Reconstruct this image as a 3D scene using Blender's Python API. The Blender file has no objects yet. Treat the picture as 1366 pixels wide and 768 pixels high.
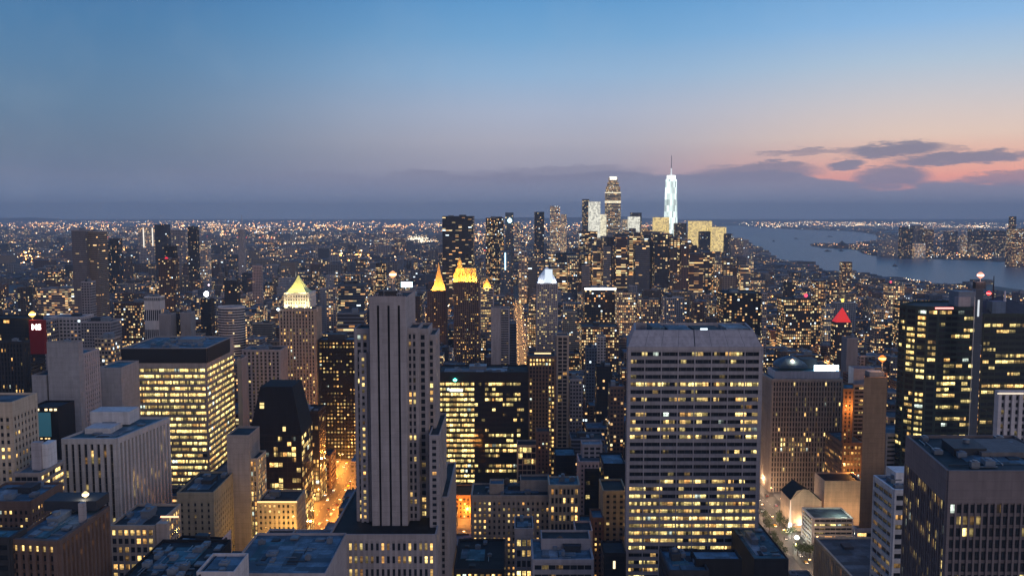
import bpy, math, random
import numpy as np
from math import radians as rad
R = random.Random(7)

# ------------------------------------------------------------------ camera
F, CX, CY, CZ = 1150.0, 683.0, 384.0, 260.0
PITCH = math.atan(99.0 / F)
cp, sp = math.cos(PITCH), math.sin(PITCH)
scene = bpy.context.scene
cam_d = bpy.data.cameras.new('camera'); cam = bpy.data.objects.new('camera', cam_d)
scene.collection.objects.link(cam); scene.camera = cam
cam.location = (0, 0, CZ); cam.rotation_euler = (rad(90) - PITCH, 0, 0)
cam_d.sensor_width = 36; cam_d.lens = 36 * F / 1366; cam_d.clip_start = 1; cam_d.clip_end = 90000

# ------------------------------------------------------------------ colour and node helpers
def lin(c):
    return tuple(((v / 255) / 12.92 if v / 255 <= .04045 else ((v / 255 + .055) / 1.055) ** 2.4) for v in c)
class NT:
    def __init__(s, nt): s.nt = nt; nt.nodes.clear()
    def n(s, t, **k):
        o = s.nt.nodes.new(t)
        for a, b in k.items(): setattr(o, a, b)
        return o
    def put(s, sock, v):
        if isinstance(v, bpy.types.NodeSocket): s.nt.links.new(v, sock)
        elif v is not None: sock.default_value = v
    def m(s, op, a, b=None, c=None, clamp=False):
        o = s.n('ShaderNodeMath', operation=op, use_clamp=clamp)
        for i, v in enumerate((a, b, c)):
            if v is not None: s.put(o.inputs[i], v)
        return o.outputs[0]
    def vec(s, x, y, z=0.0):
        o = s.n('ShaderNodeCombineXYZ')
        for i, v in enumerate((x, y, z)): s.put(o.inputs[i], v)
        return o.outputs[0]
    def sep(s, v):
        o = s.n('ShaderNodeSeparateXYZ'); s.put(o.inputs[0], v); return o.outputs
    def step(s, v, a, b, lo=0.0, hi=1.0):
        o = s.n('ShaderNodeMapRange', interpolation_type='SMOOTHSTEP')
        for i, x in enumerate((v, a, b, lo, hi)): s.put(o.inputs[i], x)
        return o.outputs[0]
    def mix(s, f, a, b, t='MIX'):
        o = s.n('ShaderNodeMix', data_type='RGBA', blend_type=t)
        s.put(o.inputs[0], f)
        for i, v in ((6, a), (7, b)):
            s.put(o.inputs[i], (tuple(v) + (1,))[:4] if isinstance(v, tuple) else v)
        return o.outputs[2]
    def noise(s, v, scale, detail=2.0, rough=.5, dim='3D'):
        o = s.n('ShaderNodeTexNoise', noise_dimensions=dim)
        s.put(o.inputs['Vector'], v); s.put(o.inputs['Scale'], scale)
        o.inputs['Detail'].default_value = detail; o.inputs['Roughness'].default_value = rough
        return o.outputs[0]
    def white(s, v):
        o = s.n('ShaderNodeTexWhiteNoise', noise_dimensions='3D'); s.put(o.inputs['Vector'], v); return o.outputs
    def ramp(s, f, stops):
        o = s.n('ShaderNodeValToRGB'); el = o.color_ramp.elements
        while len(el) < len(stops): el.new(0.5)
        for e, (p, c) in zip(el, stops): e.position = p; e.color = tuple(c) + (1,)
        s.put(o.inputs[0], f); return o.outputs[0]
    def attr(s, name): return s.n('ShaderNodeAttribute', attribute_name=name)

# ------------------------------------------------------------------ pixel -> direction / point at a real distance
def angles(x, y):
    v = (CY - y) / F; u = (x - CX) / F
    Y = cp + v * sp; Z = -sp + v * cp
    return math.degrees(math.atan2(u, Y)), math.degrees(math.atan2(Z, math.hypot(u, Y)))
def zat(y, d):
    v = (CY - y) / F; return CZ + d * (-sp + v * cp) / (cp + v * sp)
def xat(x, y, d):
    v = (CY - y) / F; return (x - CX) / F * d / (cp + v * sp)
def onz(x, y, z):
    v = (CY - y) / F; t = (z - CZ) / (-sp + v * cp); return ((x - CX) / F * t, (cp + v * sp) * t)
def proj(x, y, z):
    dz = z - CZ; dep = y * cp - dz * sp; up = y * sp + dz * cp
    return CX + F * x / dep, CY - F * up / dep, dep

# ------------------------------------------------------------------ dusk sky
world = bpy.data.worlds.new('World'); scene.world = world; world.use_nodes = True
w = NT(world.node_tree)
nrm = w.n('ShaderNodeTexCoord').outputs['Generated']
sx, sy, sz = w.sep(nrm)
el = w.m('MULTIPLY', w.m('ARCSINE', sz), 57.2958)
az = w.m('MULTIPLY', w.m('ARCTAN2', sx, sy), 57.2958)
def erow(cols):                                 # (pixel row at mid frame, colour)
    st = []
    for y, c in cols: st.append((max(0, angles(683, y)[1]) / 15, lin(c)))
    return sorted(st, key=lambda q: q[0])
e15 = w.m('DIVIDE', el, 15.0, clamp=True)
rl = w.ramp(e15, erow([(0, (54, 108, 158)), (50, (66, 116, 160)), (100, (80, 121, 159)), (150, (90, 122, 154)), (200, (97, 119, 147)), (235, (96, 112, 139)), (285, (98, 116, 144))]))
rc = w.ramp(e15, erow([(0, (88, 146, 196)), (50, (108, 158, 201)), (100, (136, 170, 204)), (150, (162, 173, 196)), (190, (168, 168, 184)), (225, (150, 149, 168)), (250, (126, 130, 154)), (285, (108, 122, 150))]))
rr = w.ramp(e15, erow([(0, (104, 158, 208)), (50, (130, 174, 216)), (100, (168, 188, 208)), (150, (202, 194, 196)), (190, (226, 198, 184)), (215, (232, 178, 160)), (240, (230, 152, 138)), (262, (170, 132, 144)), (285, (112, 114, 138))]))
sky = w.mix(w.step(az, -27.0, 2.0), rl, rc)
sky = w.mix(w.step(az, 3.0, 27.0), sky, rr)
sky = w.mix(w.m('MAXIMUM', w.step(az, 60.0, 110.0), w.step(az, -50.0, -100.0)), sky, lin((138, 134, 150)))       # unseen sky behind set mauve-grey, to light the walls less blue
skyl = w.mix(w.step(el, 16.0, 50.0), sky, (.008, .105, .33))
# low grey bank of cloud
p2 = w.vec(w.m('MULTIPLY', az, .1), w.m('MULTIPLY', el, .45), 0.0)
n1 = w.noise(p2, 2.0, 4.0, .55)
top = w.m('ADD', w.step(az, 17.0, 22.0, 2.65, 1.75), w.m('MULTIPLY', w.m('SUBTRACT', n1, .5), 2.2))
bank = w.m('MULTIPLY', w.step(w.m('SUBTRACT', el, top), .12, -.16), w.step(az, -24.0, 6.0, 0.15, .93))
bank = w.m('MULTIPLY', bank, w.step(az, 60.0, 90.0, 1.0, 0.0))
skyl = w.mix(bank, skyl, w.mix(w.step(el, 0.0, 3.0), lin((108, 122, 148)), lin((118, 121, 146))))
# streaks of cloud over the river
nx = w.noise(w.vec(w.m('MULTIPLY', az, .35), w.m('MULTIPLY', el, 1.7), 3.0), 1.9, 7.0, .68)
nf_ = w.noise(w.vec(w.m('MULTIPLY', az, .9), w.m('MULTIPLY', el, 5.0), 7.0), 2.2, 6.0, .65)
wel = w.m('ADD', w.m('ADD', el, w.m('MULTIPLY', w.m('SUBTRACT', nf_, .5), .42)), w.m('MULTIPLY', w.m('SUBTRACT', nx, .5), 1.15))
cl = None
for (x0, x1, y0, y1, k) in [(1118, 1268, 190, 210, 1.0), (1172, 1390, 203, 220, 1.0), (1100, 1157, 212, 227, 1.0), (998, 1080, 214, 228, .9), (1132, 1245, 222, 252, 1.0), (1012, 1180, 199, 206, .6), (900, 1100, 219, 246, .9), (1270, 1420, 228, 246, .8), (1305, 1350, 208, 217, .7), (1000, 1135, 198, 203, .7), (1240, 1300, 196, 202, .5), (1330, 1420, 200, 206, .7), (590, 880, 221, 243, .55)]:
    a, e = angles((x0 + x1) / 2, (y0 + y1) / 2); a0, a1 = angles(x0, y0)[0], angles(x1, y0)[0]
    re = (y1 - y0) / 2 / F * 57.3
    tilt = w.m('SUBTRACT', wel, w.m('ADD', e, w.m('MULTIPLY', w.m('SUBTRACT', az, a), .035)))
    q = w.m('ADD', w.m('POWER', w.m('ABSOLUTE', w.m('DIVIDE', w.m('SUBTRACT', az, a), (a1 - a0) / 2)), 2.0), w.m('POWER', w.m('ABSOLUTE', w.m('DIVIDE', tilt, re)), 2.0))
    q = w.m('MULTIPLY', w.step(q, 1.25, .35), k)
    cl = q if cl is None else w.m('MAXIMUM', cl, q)
skyl = w.mix(w.m('MULTIPLY', cl, .92), skyl, lin((116, 117, 143)))
# faint soft mottling so the sky is not a perfect gradient
mot = w.noise(nrm, 9.0, 4.0, .6)
skyl = w.mix(w.m('MULTIPLY', w.m('SUBTRACT', mot, .5), .22, clamp=True), skyl, (.5, .55, .62))
gain = w.n('ShaderNodeVectorMath', operation='SCALE'); w.put(gain.inputs[0], skyl); w.put(gain.inputs['Scale'], w.step(el, 0.0, 4.5, 1.42, 1.0)); skyl = gain.outputs[0]
skyl = w.mix(w.step(el, -.3, -2.5), skyl, (.02, .03, .05))
nish = w.n('ShaderNodeTexSky', sky_type='NISHITA', sun_disc=False, sun_elevation=rad(1.0), sun_rotation=rad(75), altitude=200)
skyl = w.mix(.02, skyl, nish.outputs[0])
bg = w.n('ShaderNodeBackground'); w.put(bg.inputs[0], skyl); bg.inputs[1].default_value = 1.0
w.nt.links.new(bg.outputs[0], w.n('ShaderNodeOutputWorld').inputs[0])
world.cycles.sampling_method = 'MANUAL'; world.cycles.sample_map_resolution = 512

# afterglow: one weak, very soft sun low in the north-west, behind and to the right of the viewer
sd = bpy.data.lights.new('afterglow_sun', 'SUN'); sd.energy = 0.78; sd.angle = rad(50); sd.color = (1.0, .86, .82)
so = bpy.data.objects.new('afterglow_sun', sd); scene.collection.objects.link(so)
so.rotation_euler = (rad(81), 0, rad(40))

vs = scene.view_settings
vs.view_transform = 'Standard'; vs.look = 'None'; vs.exposure = 0.2; vs.gamma = 1; vs.use_curve_mapping = False
cy = scene.cycles
cy.max_bounces = 4; cy.diffuse_bounces = 2; cy.glossy_bounces = 2; cy.transmission_bounces = 1; cy.volume_bounces = 0
cy.sample_clamp_indirect = 3; cy.sample_clamp_direct = 0; cy.use_denoising = True; cy.use_light_tree = True
cy.caustics_reflective = False; cy.caustics_refractive = False; cy.pixel_filter_type = 'BLACKMAN_HARRIS'; cy.filter_width = 1.5

# ------------------------------------------------------------------ materials
MATS = {}
def new_mat(name):
    m = bpy.data.materials.new(name); m.use_nodes = True; return m, NT(m.node_tree)
def out(g, sh):
    g.nt.links.new(sh, g.n('ShaderNodeOutputMaterial').inputs[0])
def principled(g, col, rough=.8, metal=0.0, emc=None, ems=None, bump=None, spec=.22):
    b = g.n('ShaderNodeBsdfPrincipled'); g.put(b.inputs['Base Color'], (tuple(col) + (1,))[:4] if isinstance(col, tuple) else col)
    g.put(b.inputs['Roughness'], rough); b.inputs['Metallic'].default_value = metal
    if emc is not None:
        g.put(b.inputs['Emission Color'], (tuple(emc) + (1,))[:4] if isinstance(emc, tuple) else emc); g.put(b.inputs['Emission Strength'], ems)
    if bump is not None: g.nt.links.new(bump, b.inputs['Normal'])
    b.inputs['Specular IOR Level'].default_value = spec
    return b
def wall_mat(col, rough=.85, panel=3.4):
    key = ('wall', col, rough)
    if key in MATS: return MATS[key]
    m, g = new_mat('wall_finish')
    oc = g.n('ShaderNodeTexCoord').outputs['Object']; x, y, z = g.sep(oc)
    big = g.noise(oc, .06, 3.0)
    streak = g.noise(g.vec(g.m('MULTIPLY', x, .55), g.m('MULTIPLY', y, .55), g.m('MULTIPLY', z, .035)), 1.0, 3.0)
    cell = g.white(g.vec(g.m('FLOOR', g.m('DIVIDE', x, panel)), g.m('FLOOR', g.m('DIVIDE', y, panel)), g.m('FLOOR', g.m('DIVIDE', z, panel))))[0]
    fine = g.noise(oc, 1.3, 2.0)
    f = g.m('ADD', g.m('MULTIPLY', big, .35), g.m('ADD', g.m('MULTIPLY', streak, .62), g.m('MULTIPLY', fine, .16)))
    f = g.m('ADD', f, g.m('MULTIPLY', g.m('SUBTRACT', cell, .5), .13))
    seam = g.m('MULTIPLY', g.m('LESS_THAN', g.m('FRACT', g.m('DIVIDE', z, 3.62)), .07), .16)
    f = g.m('SUBTRACT', g.m('ADD', f, .44), seam)
    c = g.n('ShaderNodeVectorMath', operation='SCALE'); c.inputs[0].default_value = col; g.put(c.inputs['Scale'], f)
    out(g, principled(g, c.outputs[0], rough).outputs[0]); MATS[key] = m; return m
def roof_mat(col):
    key = ('roof', col)
    if key in MATS: return MATS[key]
    m, g = new_mat('roof_covering')
    oc = g.n('ShaderNodeTexCoord').outputs['Object']
    n = g.noise(oc, .09, 5.0, .65); rx, ry, rz = g.sep(oc); patch = g.white(g.vec(g.m('FLOOR', g.m('DIVIDE', rx, 7.3)), g.m('FLOOR', g.m('DIVIDE', ry, 5.1)), 2.0))[0]
    fine = g.noise(oc, .8, 3.0)
    f = g.m('ADD', g.m('MULTIPLY', n, .8), g.m('ADD', g.m('MULTIPLY', patch, .3), g.m('MULTIPLY', fine, .3))); f = g.step(f, .5, 1.3, .3, 1.35)
    c = g.n('ShaderNodeVectorMath', operation='SCALE'); c.inputs[0].default_value = col; g.put(c.inputs['Scale'], f)
    out(g, principled(g, c.outputs[0], .7).outputs[0]); MATS[key] = m; return m
def glass_window_mat():
    # glass with a room behind it: face attribute wv = (light level, hue, seed)
    m, g = new_mat('window_glass')
    u, v, _ = g.sep(g.n('ShaderNodeUVMap', uv_map='UVMap').outputs[0])
    a = g.attr('wv'); lv, hue, seed = g.sep(a.outputs['Vector'])
    cells = g.white(g.vec(g.m('FLOOR', g.m('MULTIPLY', u, .7)), g.m('FLOOR', g.m('MULTIPLY', v, 1.1)), g.m('MULTIPLY', seed, 999.0)))[0]
    blotch = g.noise(g.vec(u, v, g.m('MULTIPLY', seed, 500.0)), .9, 3.0, .6)
    br = g.m('ADD', .05, g.m('ADD', g.m('MULTIPLY', g.m('POWER', cells, 2.0), .9), g.m('MULTIPLY', g.m('POWER', blotch, 1.5), 1.7)))
    blind = g.step(g.m('SUBTRACT', v, g.m('MULTIPLY', g.m('FRACT', g.m('MULTIPLY', seed, 77.7)), 1.4)), -.15, .15, .45, 1.0)
    part = g.white(g.vec(g.m('FLOOR', g.m('DIVIDE', u, 1.5)), 3.0, g.m('MULTIPLY', seed, 321.0)))[0]
    br = g.m('MULTIPLY', br, g.step(part, .16, .34, .12, 1.0))
    mull = g.step(g.m('ABSOLUTE', g.m('SUBTRACT', g.m('FRACT', g.m('DIVIDE', u, 1.5)), .5)), .46, .44, .25, 1.0)
    col = g.mix(hue, (1.0, .46, .12), (1.0, .77, .28))
    col = g.mix(g.m('GREATER_THAN', g.m('FRACT', g.m('MULTIPLY', seed, 33.3)), .975), col, (.85, 1.0, .85))
    st = g.m('MULTIPLY', g.m('MULTIPLY', lv, br), g.m('MULTIPLY', blind, mull))
    b = principled(g, (.013, .017, .024), .12, 0, col, g.m('MULTIPLY', st, 1.15)); b.inputs['Specular IOR Level'].default_value = .6
    out(g, b.outputs[0]); m.cycles.emission_sampling = 'NONE'; return m
def city_mat():
    # walls of distant buildings: uv in metres, fp = (share lit, bay, storey, seed), fc = wall colour
    m, g = new_mat('distant_facade')
    u, v, _ = g.sep(g.n('ShaderNodeUVMap', uv_map='UVMap').outputs[0])
    a = g.attr('fp'); lit, cw0, ch = g.sep(a.outputs['Vector']); wide = g.m('GREATER_THAN', cw0, 20.0); cw = g.m('SUBTRACT', cw0, g.m('MULTIPLY', wide, 20.0)); seed = g.m('MULTIPLY', a.outputs['Alpha'], 997.0)
    cu, cv = g.m('DIVIDE', u, cw), g.m('DIVIDE', v, ch)
    iu, iv = g.m('FLOOR', cu), g.m('FLOOR', cv); fu, fv = g.m('FRACT', cu), g.m('FRACT', cv)
    r = g.white(g.vec(iu, iv, seed)); r1, r2, r3 = g.sep(r[1])
    row = g.white(g.vec(g.m('FLOOR', g.m('DIVIDE', cu, 5.0)), iv, g.m('ADD', seed, .5)))[0]
    floorr = g.white(g.vec(1.5, iv, g.m('ADD', seed, .25)))[0]
    k = g.m('ADD', .15, g.m('ADD', g.m('MULTIPLY', g.m('POWER', row, 2.0), 1.4), g.m('MULTIPLY', g.m('POWER', floorr, 3.0), 1.6)))
    on = g.m('LESS_THAN', r1, g.m('MULTIPLY', lit, k))
    mk = g.m('MULTIPLY', g.m('MAXIMUM', wide, g.m('LESS_THAN', g.m('ABSOLUTE', g.m('SUBTRACT', fu, .5)), .32)), g.m('LESS_THAN', g.m('ABSOLUTE', g.m('SUBTRACT', fv, .55)), .27))
    mk = g.m('MULTIPLY', mk, g.m('GREATER_THAN', lit, 0.0))
    wc = g.attr('fc').outputs['Color']
    wc = g.mix(g.m('MULTIPLY', g.noise(g.vec(g.m('MULTIPLY', u, .3), g.m('MULTIPLY', v, .05), seed), 1.0, 3.0), .6), wc, (.02, .02, .025))
    base = g.mix(mk, wc, (.015, .02, .03))
    col = g.mix(r2, (1.0, .42, .12), (1.0, .83, .42)); col = g.mix(g.m('GREATER_THAN', r3, .965), col, (.8, .95, 1.0))
    es = g.m('MULTIPLY', g.m('MULTIPLY', on, mk), g.m('ADD', .3, g.m('MULTIPLY', g.m('POWER', r3, 3.0), 1.9)))
    out(g, principled(g, base, g.m('SUBTRACT', .85, g.m('MULTIPLY', mk, .65)), 0, col, es).outputs[0])
    m.cycles.emission_sampling = 'NONE'; return m
def emit_mat(col, s, base=(.015, .015, .015), sample=False):
    key = ('emit', col, s)
    if key in MATS: return MATS[key]
    m, g = new_mat('emissive_finish'); out(g, principled(g, base, .5, 0, col, s).outputs[0])
    if not sample: m.cycles.emission_sampling = 'NONE'
    MATS[key] = m; return m
def flat_mat(col, rough=.6, metal=0.0):
    key = ('flat', col, rough, metal)
    if key in MATS: return MATS[key]
    m, g = new_mat('plain_finish'); oc = g.n('ShaderNodeTexCoord').outputs['Object']
    n = g.m('ADD', .7, g.m('MULTIPLY', g.noise(oc, .7, 4.0), .6))
    c = g.n('ShaderNodeVectorMath', operation='SCALE'); c.inputs[0].default_value = col; g.put(c.inputs['Scale'], n)
    out(g, principled(g, c.outputs[0], rough, metal).outputs[0]); MATS[key] = m; return m
WIN = glass_window_mat(); CITY = city_mat()
METAL = flat_mat((.16, .18, .21), .45, .3); DARKM = flat_mat((.03, .035, .045), .6); ROOFBOX = flat_mat((.15, .18, .22), .6)
STEEL = flat_mat((.35, .36, .38), .4, .7)
WC = dict(grey=(.33, .30, .31), warm=(.36, .29, .24), beige=(.46, .37, .28), brown=(.13, .085, .07), dark=(.035, .035, .04), black=(.015, .016, .02), white=(.62, .60, .60),
          stone=(.30, .26, .24), concrete=(.27, .26, .27), brick=(.20, .10, .07), blue=(.10, .14, .20), mauve=(.31, .275, .275), pale=(.50, .46, .46), pink=(.55, .40, .36))
RC = dict(blue=(.16, .27, .36), dark=(.035, .05, .065), gravel=(.12, .155, .19), light=(.38, .44, .50), black=(.016, .02, .026), teal=(.09, .25, .32))

def glow_mat(col):
    # bright far blocks: their floodlit glow is put in as wall emission
    m, g = new_mat('lit_facade'); x, y, z = g.sep(g.n('ShaderNodeTexCoord').outputs['Object'])
    r = g.white(g.vec(g.m('FLOOR', g.m('DIVIDE', x, 6.0)), g.m('FLOOR', g.m('DIVIDE', y, 6.0)), g.m('FLOOR', g.m('DIVIDE', z, 8.0))))[0]
    band = g.step(g.m('FRACT', g.m('DIVIDE', z, 8.0)), .1, .3, .45, 1.0)
    out(g, principled(g, (.3, .3, .3), .5, 0, col, g.m('MULTIPLY', band, g.m('ADD', .38, g.m('MULTIPLY', r, .7)))).outputs[0]); m.cycles.emission_sampling = 'NONE'; return m
HAZE = 5.2e-5
# ------------------------------------------------------------------ mesh building
COL = scene.collection
class MB:
    def __init__(s): s.v = []; s.f = []; s.mi = []; s.uv = []; s.at = []; s.at2 = []
    def quad(s, a, b, c, d, mi=0, uv=None, at=None, at2=None):
        k = len(s.v); s.v += [a, b, c, d]; s.f.append((k, k + 1, k + 2, k + 3)); s.mi.append(mi)
        s.uv.append(uv or ((0, 0), (1, 0), (1, 1), (0, 1))); s.at.append(at or (0, 0, 0, 0)); s.at2.append(at2 or (0, 0, 0, 1))
    def poly(s, pts, mi=0, at=None, at2=None):
        k = len(s.v); s.v += list(pts); s.f.append(tuple(range(k, k + len(pts)))); s.mi.append(mi)
        s.uv.append(tuple((p[0], p[1]) for p in pts)); s.at.append(at or (0, 0, 0, 0)); s.at2.append(at2 or (0, 0, 0, 1))
    def box(s, x0, x1, y0, y1, z0, z1, mi=0, bottom=True):
        s.prism([(x0, y0), (x1, y0), (x1, y1), (x0, y1)], z0, z1, mi, bottom)
    def prism(s, P, z0, z1, mi=0, bottom=True, topP=None, fp=None, fc=None, mtop=None):
        T = topP or P; n = len(P)
        for i in range(n):
            a, b = P[i], P[(i + 1) % n]; c, d = T[(i + 1) % n], T[i]; L = math.dist(a, b)
            o = R.random() * 0 + i * 400
            s.quad((a[0], a[1], z0), (b[0], b[1], z0), (c[0], c[1], z1), (d[0], d[1], z1), mi, ((o, z0), (o + L, z0), (o + L, z1), (o, z1)), fp, fc)
        nofp = (0,) + tuple(fp[1:]) if fp else None
        s.poly([(p[0], p[1], z1) for p in T], mi if mtop is None else mtop, nofp, fc)
        if bottom: s.poly([(p[0], p[1], z0) for p in reversed(P)], mi, nofp, fc)
    def cyl(s, x, y, z0, z1, r0, r1=None, n=8, mi=0):
        r1 = r0 if r1 is None else r1
        P = [(x + r0 * math.cos(2 * math.pi * i / n), y + r0 * math.sin(2 * math.pi * i / n)) for i in range(n)]
        T = [(x + r1 * math.cos(2 * math.pi * i / n), y + r1 * math.sin(2 * math.pi * i / n)) for i in range(n)]
        s.prism(P, z0, z1, mi, True, T)
    def build(s, name, mats, parent=None, loc=(0, 0, 0), attrs=()):
        if not s.f: return None
        me = bpy.data.meshes.new(name); me.from_pydata(s.v, [], s.f)
        for m in (mats if isinstance(mats, (list, tuple)) else [mats]): me.materials.append(m)
        if any(s.mi): me.polygons.foreach_set('material_index', s.mi)
        if 'uv' in attrs:
            l = me.uv_layers.new(name='UVMap'); l.data.foreach_set('uv', [c for u in s.uv for p in u for c in p])
        for nm, arr in (('wv', s.at), ('fp', s.at), ('fc', s.at2)):
            if nm in attrs:
                a = me.attributes.new(nm, 'FLOAT_COLOR', 'FACE'); a.data.foreach_set('color', [c for q in arr for c in q])
        o = bpy.data.objects.new(name, me); COL.objects.link(o); o.location = loc
        if parent: o.parent = parent
        return o
def empty(name, loc, label, cat, group=None):
    o = bpy.data.objects.new(name, None); COL.objects.link(o); o.location = loc; o.empty_display_size = 2
    o['label'] = label; o['category'] = cat
    if group: o['group'] = group
    return o
def tag(o, label=None, cat=None, group=None, kind=None):
    for k, v in (('label', label), ('category', cat), ('group', group), ('kind', kind)):
        if v: o[k] = v
    return o
def point_light(name, loc, power, col, size=1.0, parent=None):
    l = bpy.data.lights.new(name, 'POINT'); l.energy = power; l.color = col; l.shadow_soft_size = size
    o = bpy.data.objects.new(name, l); COL.objects.link(o); o.location = loc
    if parent: o.parent = parent
    return o

def spot_up(name, loc, power, col, parent, aim=(0, 0, 1), size=150):
    l = bpy.data.lights.new(name, 'SPOT'); l.energy = power; l.color = col; l.shadow_soft_size = 1; l.spot_size = rad(size); l.spot_blend = .25
    o = bpy.data.objects.new(name, l); COL.objects.link(o); o.parent = parent; o.location = loc
    from mathutils import Vector as V_
    o.rotation_euler = V_(aim).to_track_quat('-Z', 'Y').to_euler(); return o
# ------------------------------------------------------------------ low-resolution depth buffer: what the viewer can see
ZW, ZH = 683, 384
class ZBuf:
    def __init__(s): s.inv = np.zeros((ZH, ZW)); s.id = np.full((ZH, ZW), -1, int)
    def tri(s, p, ident, ymax=None, test=False):
        p = np.array(p, float); x = p[:, 0] * ZW / 1366; y = p[:, 1] * ZH / 768; iv = 1 / p[:, 2]
        x0, x1 = max(0, int(x.min())), min(ZW - 1, int(x.max()) + 1); y0, y1 = max(0, int(y.min())), min(ZH - 1, int(y.max()) + 1)
        if ymax is not None: y1 = min(y1, int(ymax * ZH / 768))
        if x1 < x0 or y1 < y0: return None
        gx, gy = np.meshgrid(np.arange(x0, x1 + 1) + .5, np.arange(y0, y1 + 1) + .5)
        den = (y[1] - y[2]) * (x[0] - x[2]) + (x[2] - x[1]) * (y[0] - y[2])
        if abs(den) < 1e-9: return None
        a = ((y[1] - y[2]) * (gx - x[2]) + (x[2] - x[1]) * (gy - y[2])) / den
        b = ((y[2] - y[0]) * (gx - x[2]) + (x[0] - x[2]) * (gy - y[2])) / den
        c = 1 - a - b; inside = (a >= -1e-6) & (b >= -1e-6) & (c >= -1e-6)
        z = a * iv[0] + b * iv[1] + c * iv[2]
        sl = (slice(y0, y1 + 1), slice(x0, x1 + 1))
        if test: return sl, inside, z
        up = inside & (z > s.inv[sl]); s.inv[sl] = np.where(up, z, s.inv[sl]); s.id[sl] = np.where(up, ident, s.id[sl])
def prism_tris(P, z0, z1, T=None):
    T = T or P; n = len(P); out_ = []
    for i in range(n):
        a, b, c, d = P[i], P[(i + 1) % n], T[(i + 1) % n], T[i]
        if (b[1] - a[1]) * (0 - a[0]) - (b[0] - a[0]) * (0 - a[1]) <= 0: continue        # faces away
        q = [proj(a[0], a[1], z0), proj(b[0], b[1], z0), proj(c[0], c[1], z1), proj(d[0], d[1], z1)]
        if min(k[2] for k in q) < 5: continue
        out_ += [(q[0], q[1], q[2]), (q[0], q[2], q[3])]
    q = [proj(p[0], p[1], z1) for p in T]
    if z1 < CZ and min(k[2] for k in q) > 5:
        out_ += [(q[0], q[i], q[i + 1]) for i in range(1, n - 1)]
    return out_
def rect(x0, x1, y0, y1): return [(x0, y0), (x1, y0), (x1, y1), (x0, y1)]

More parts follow.
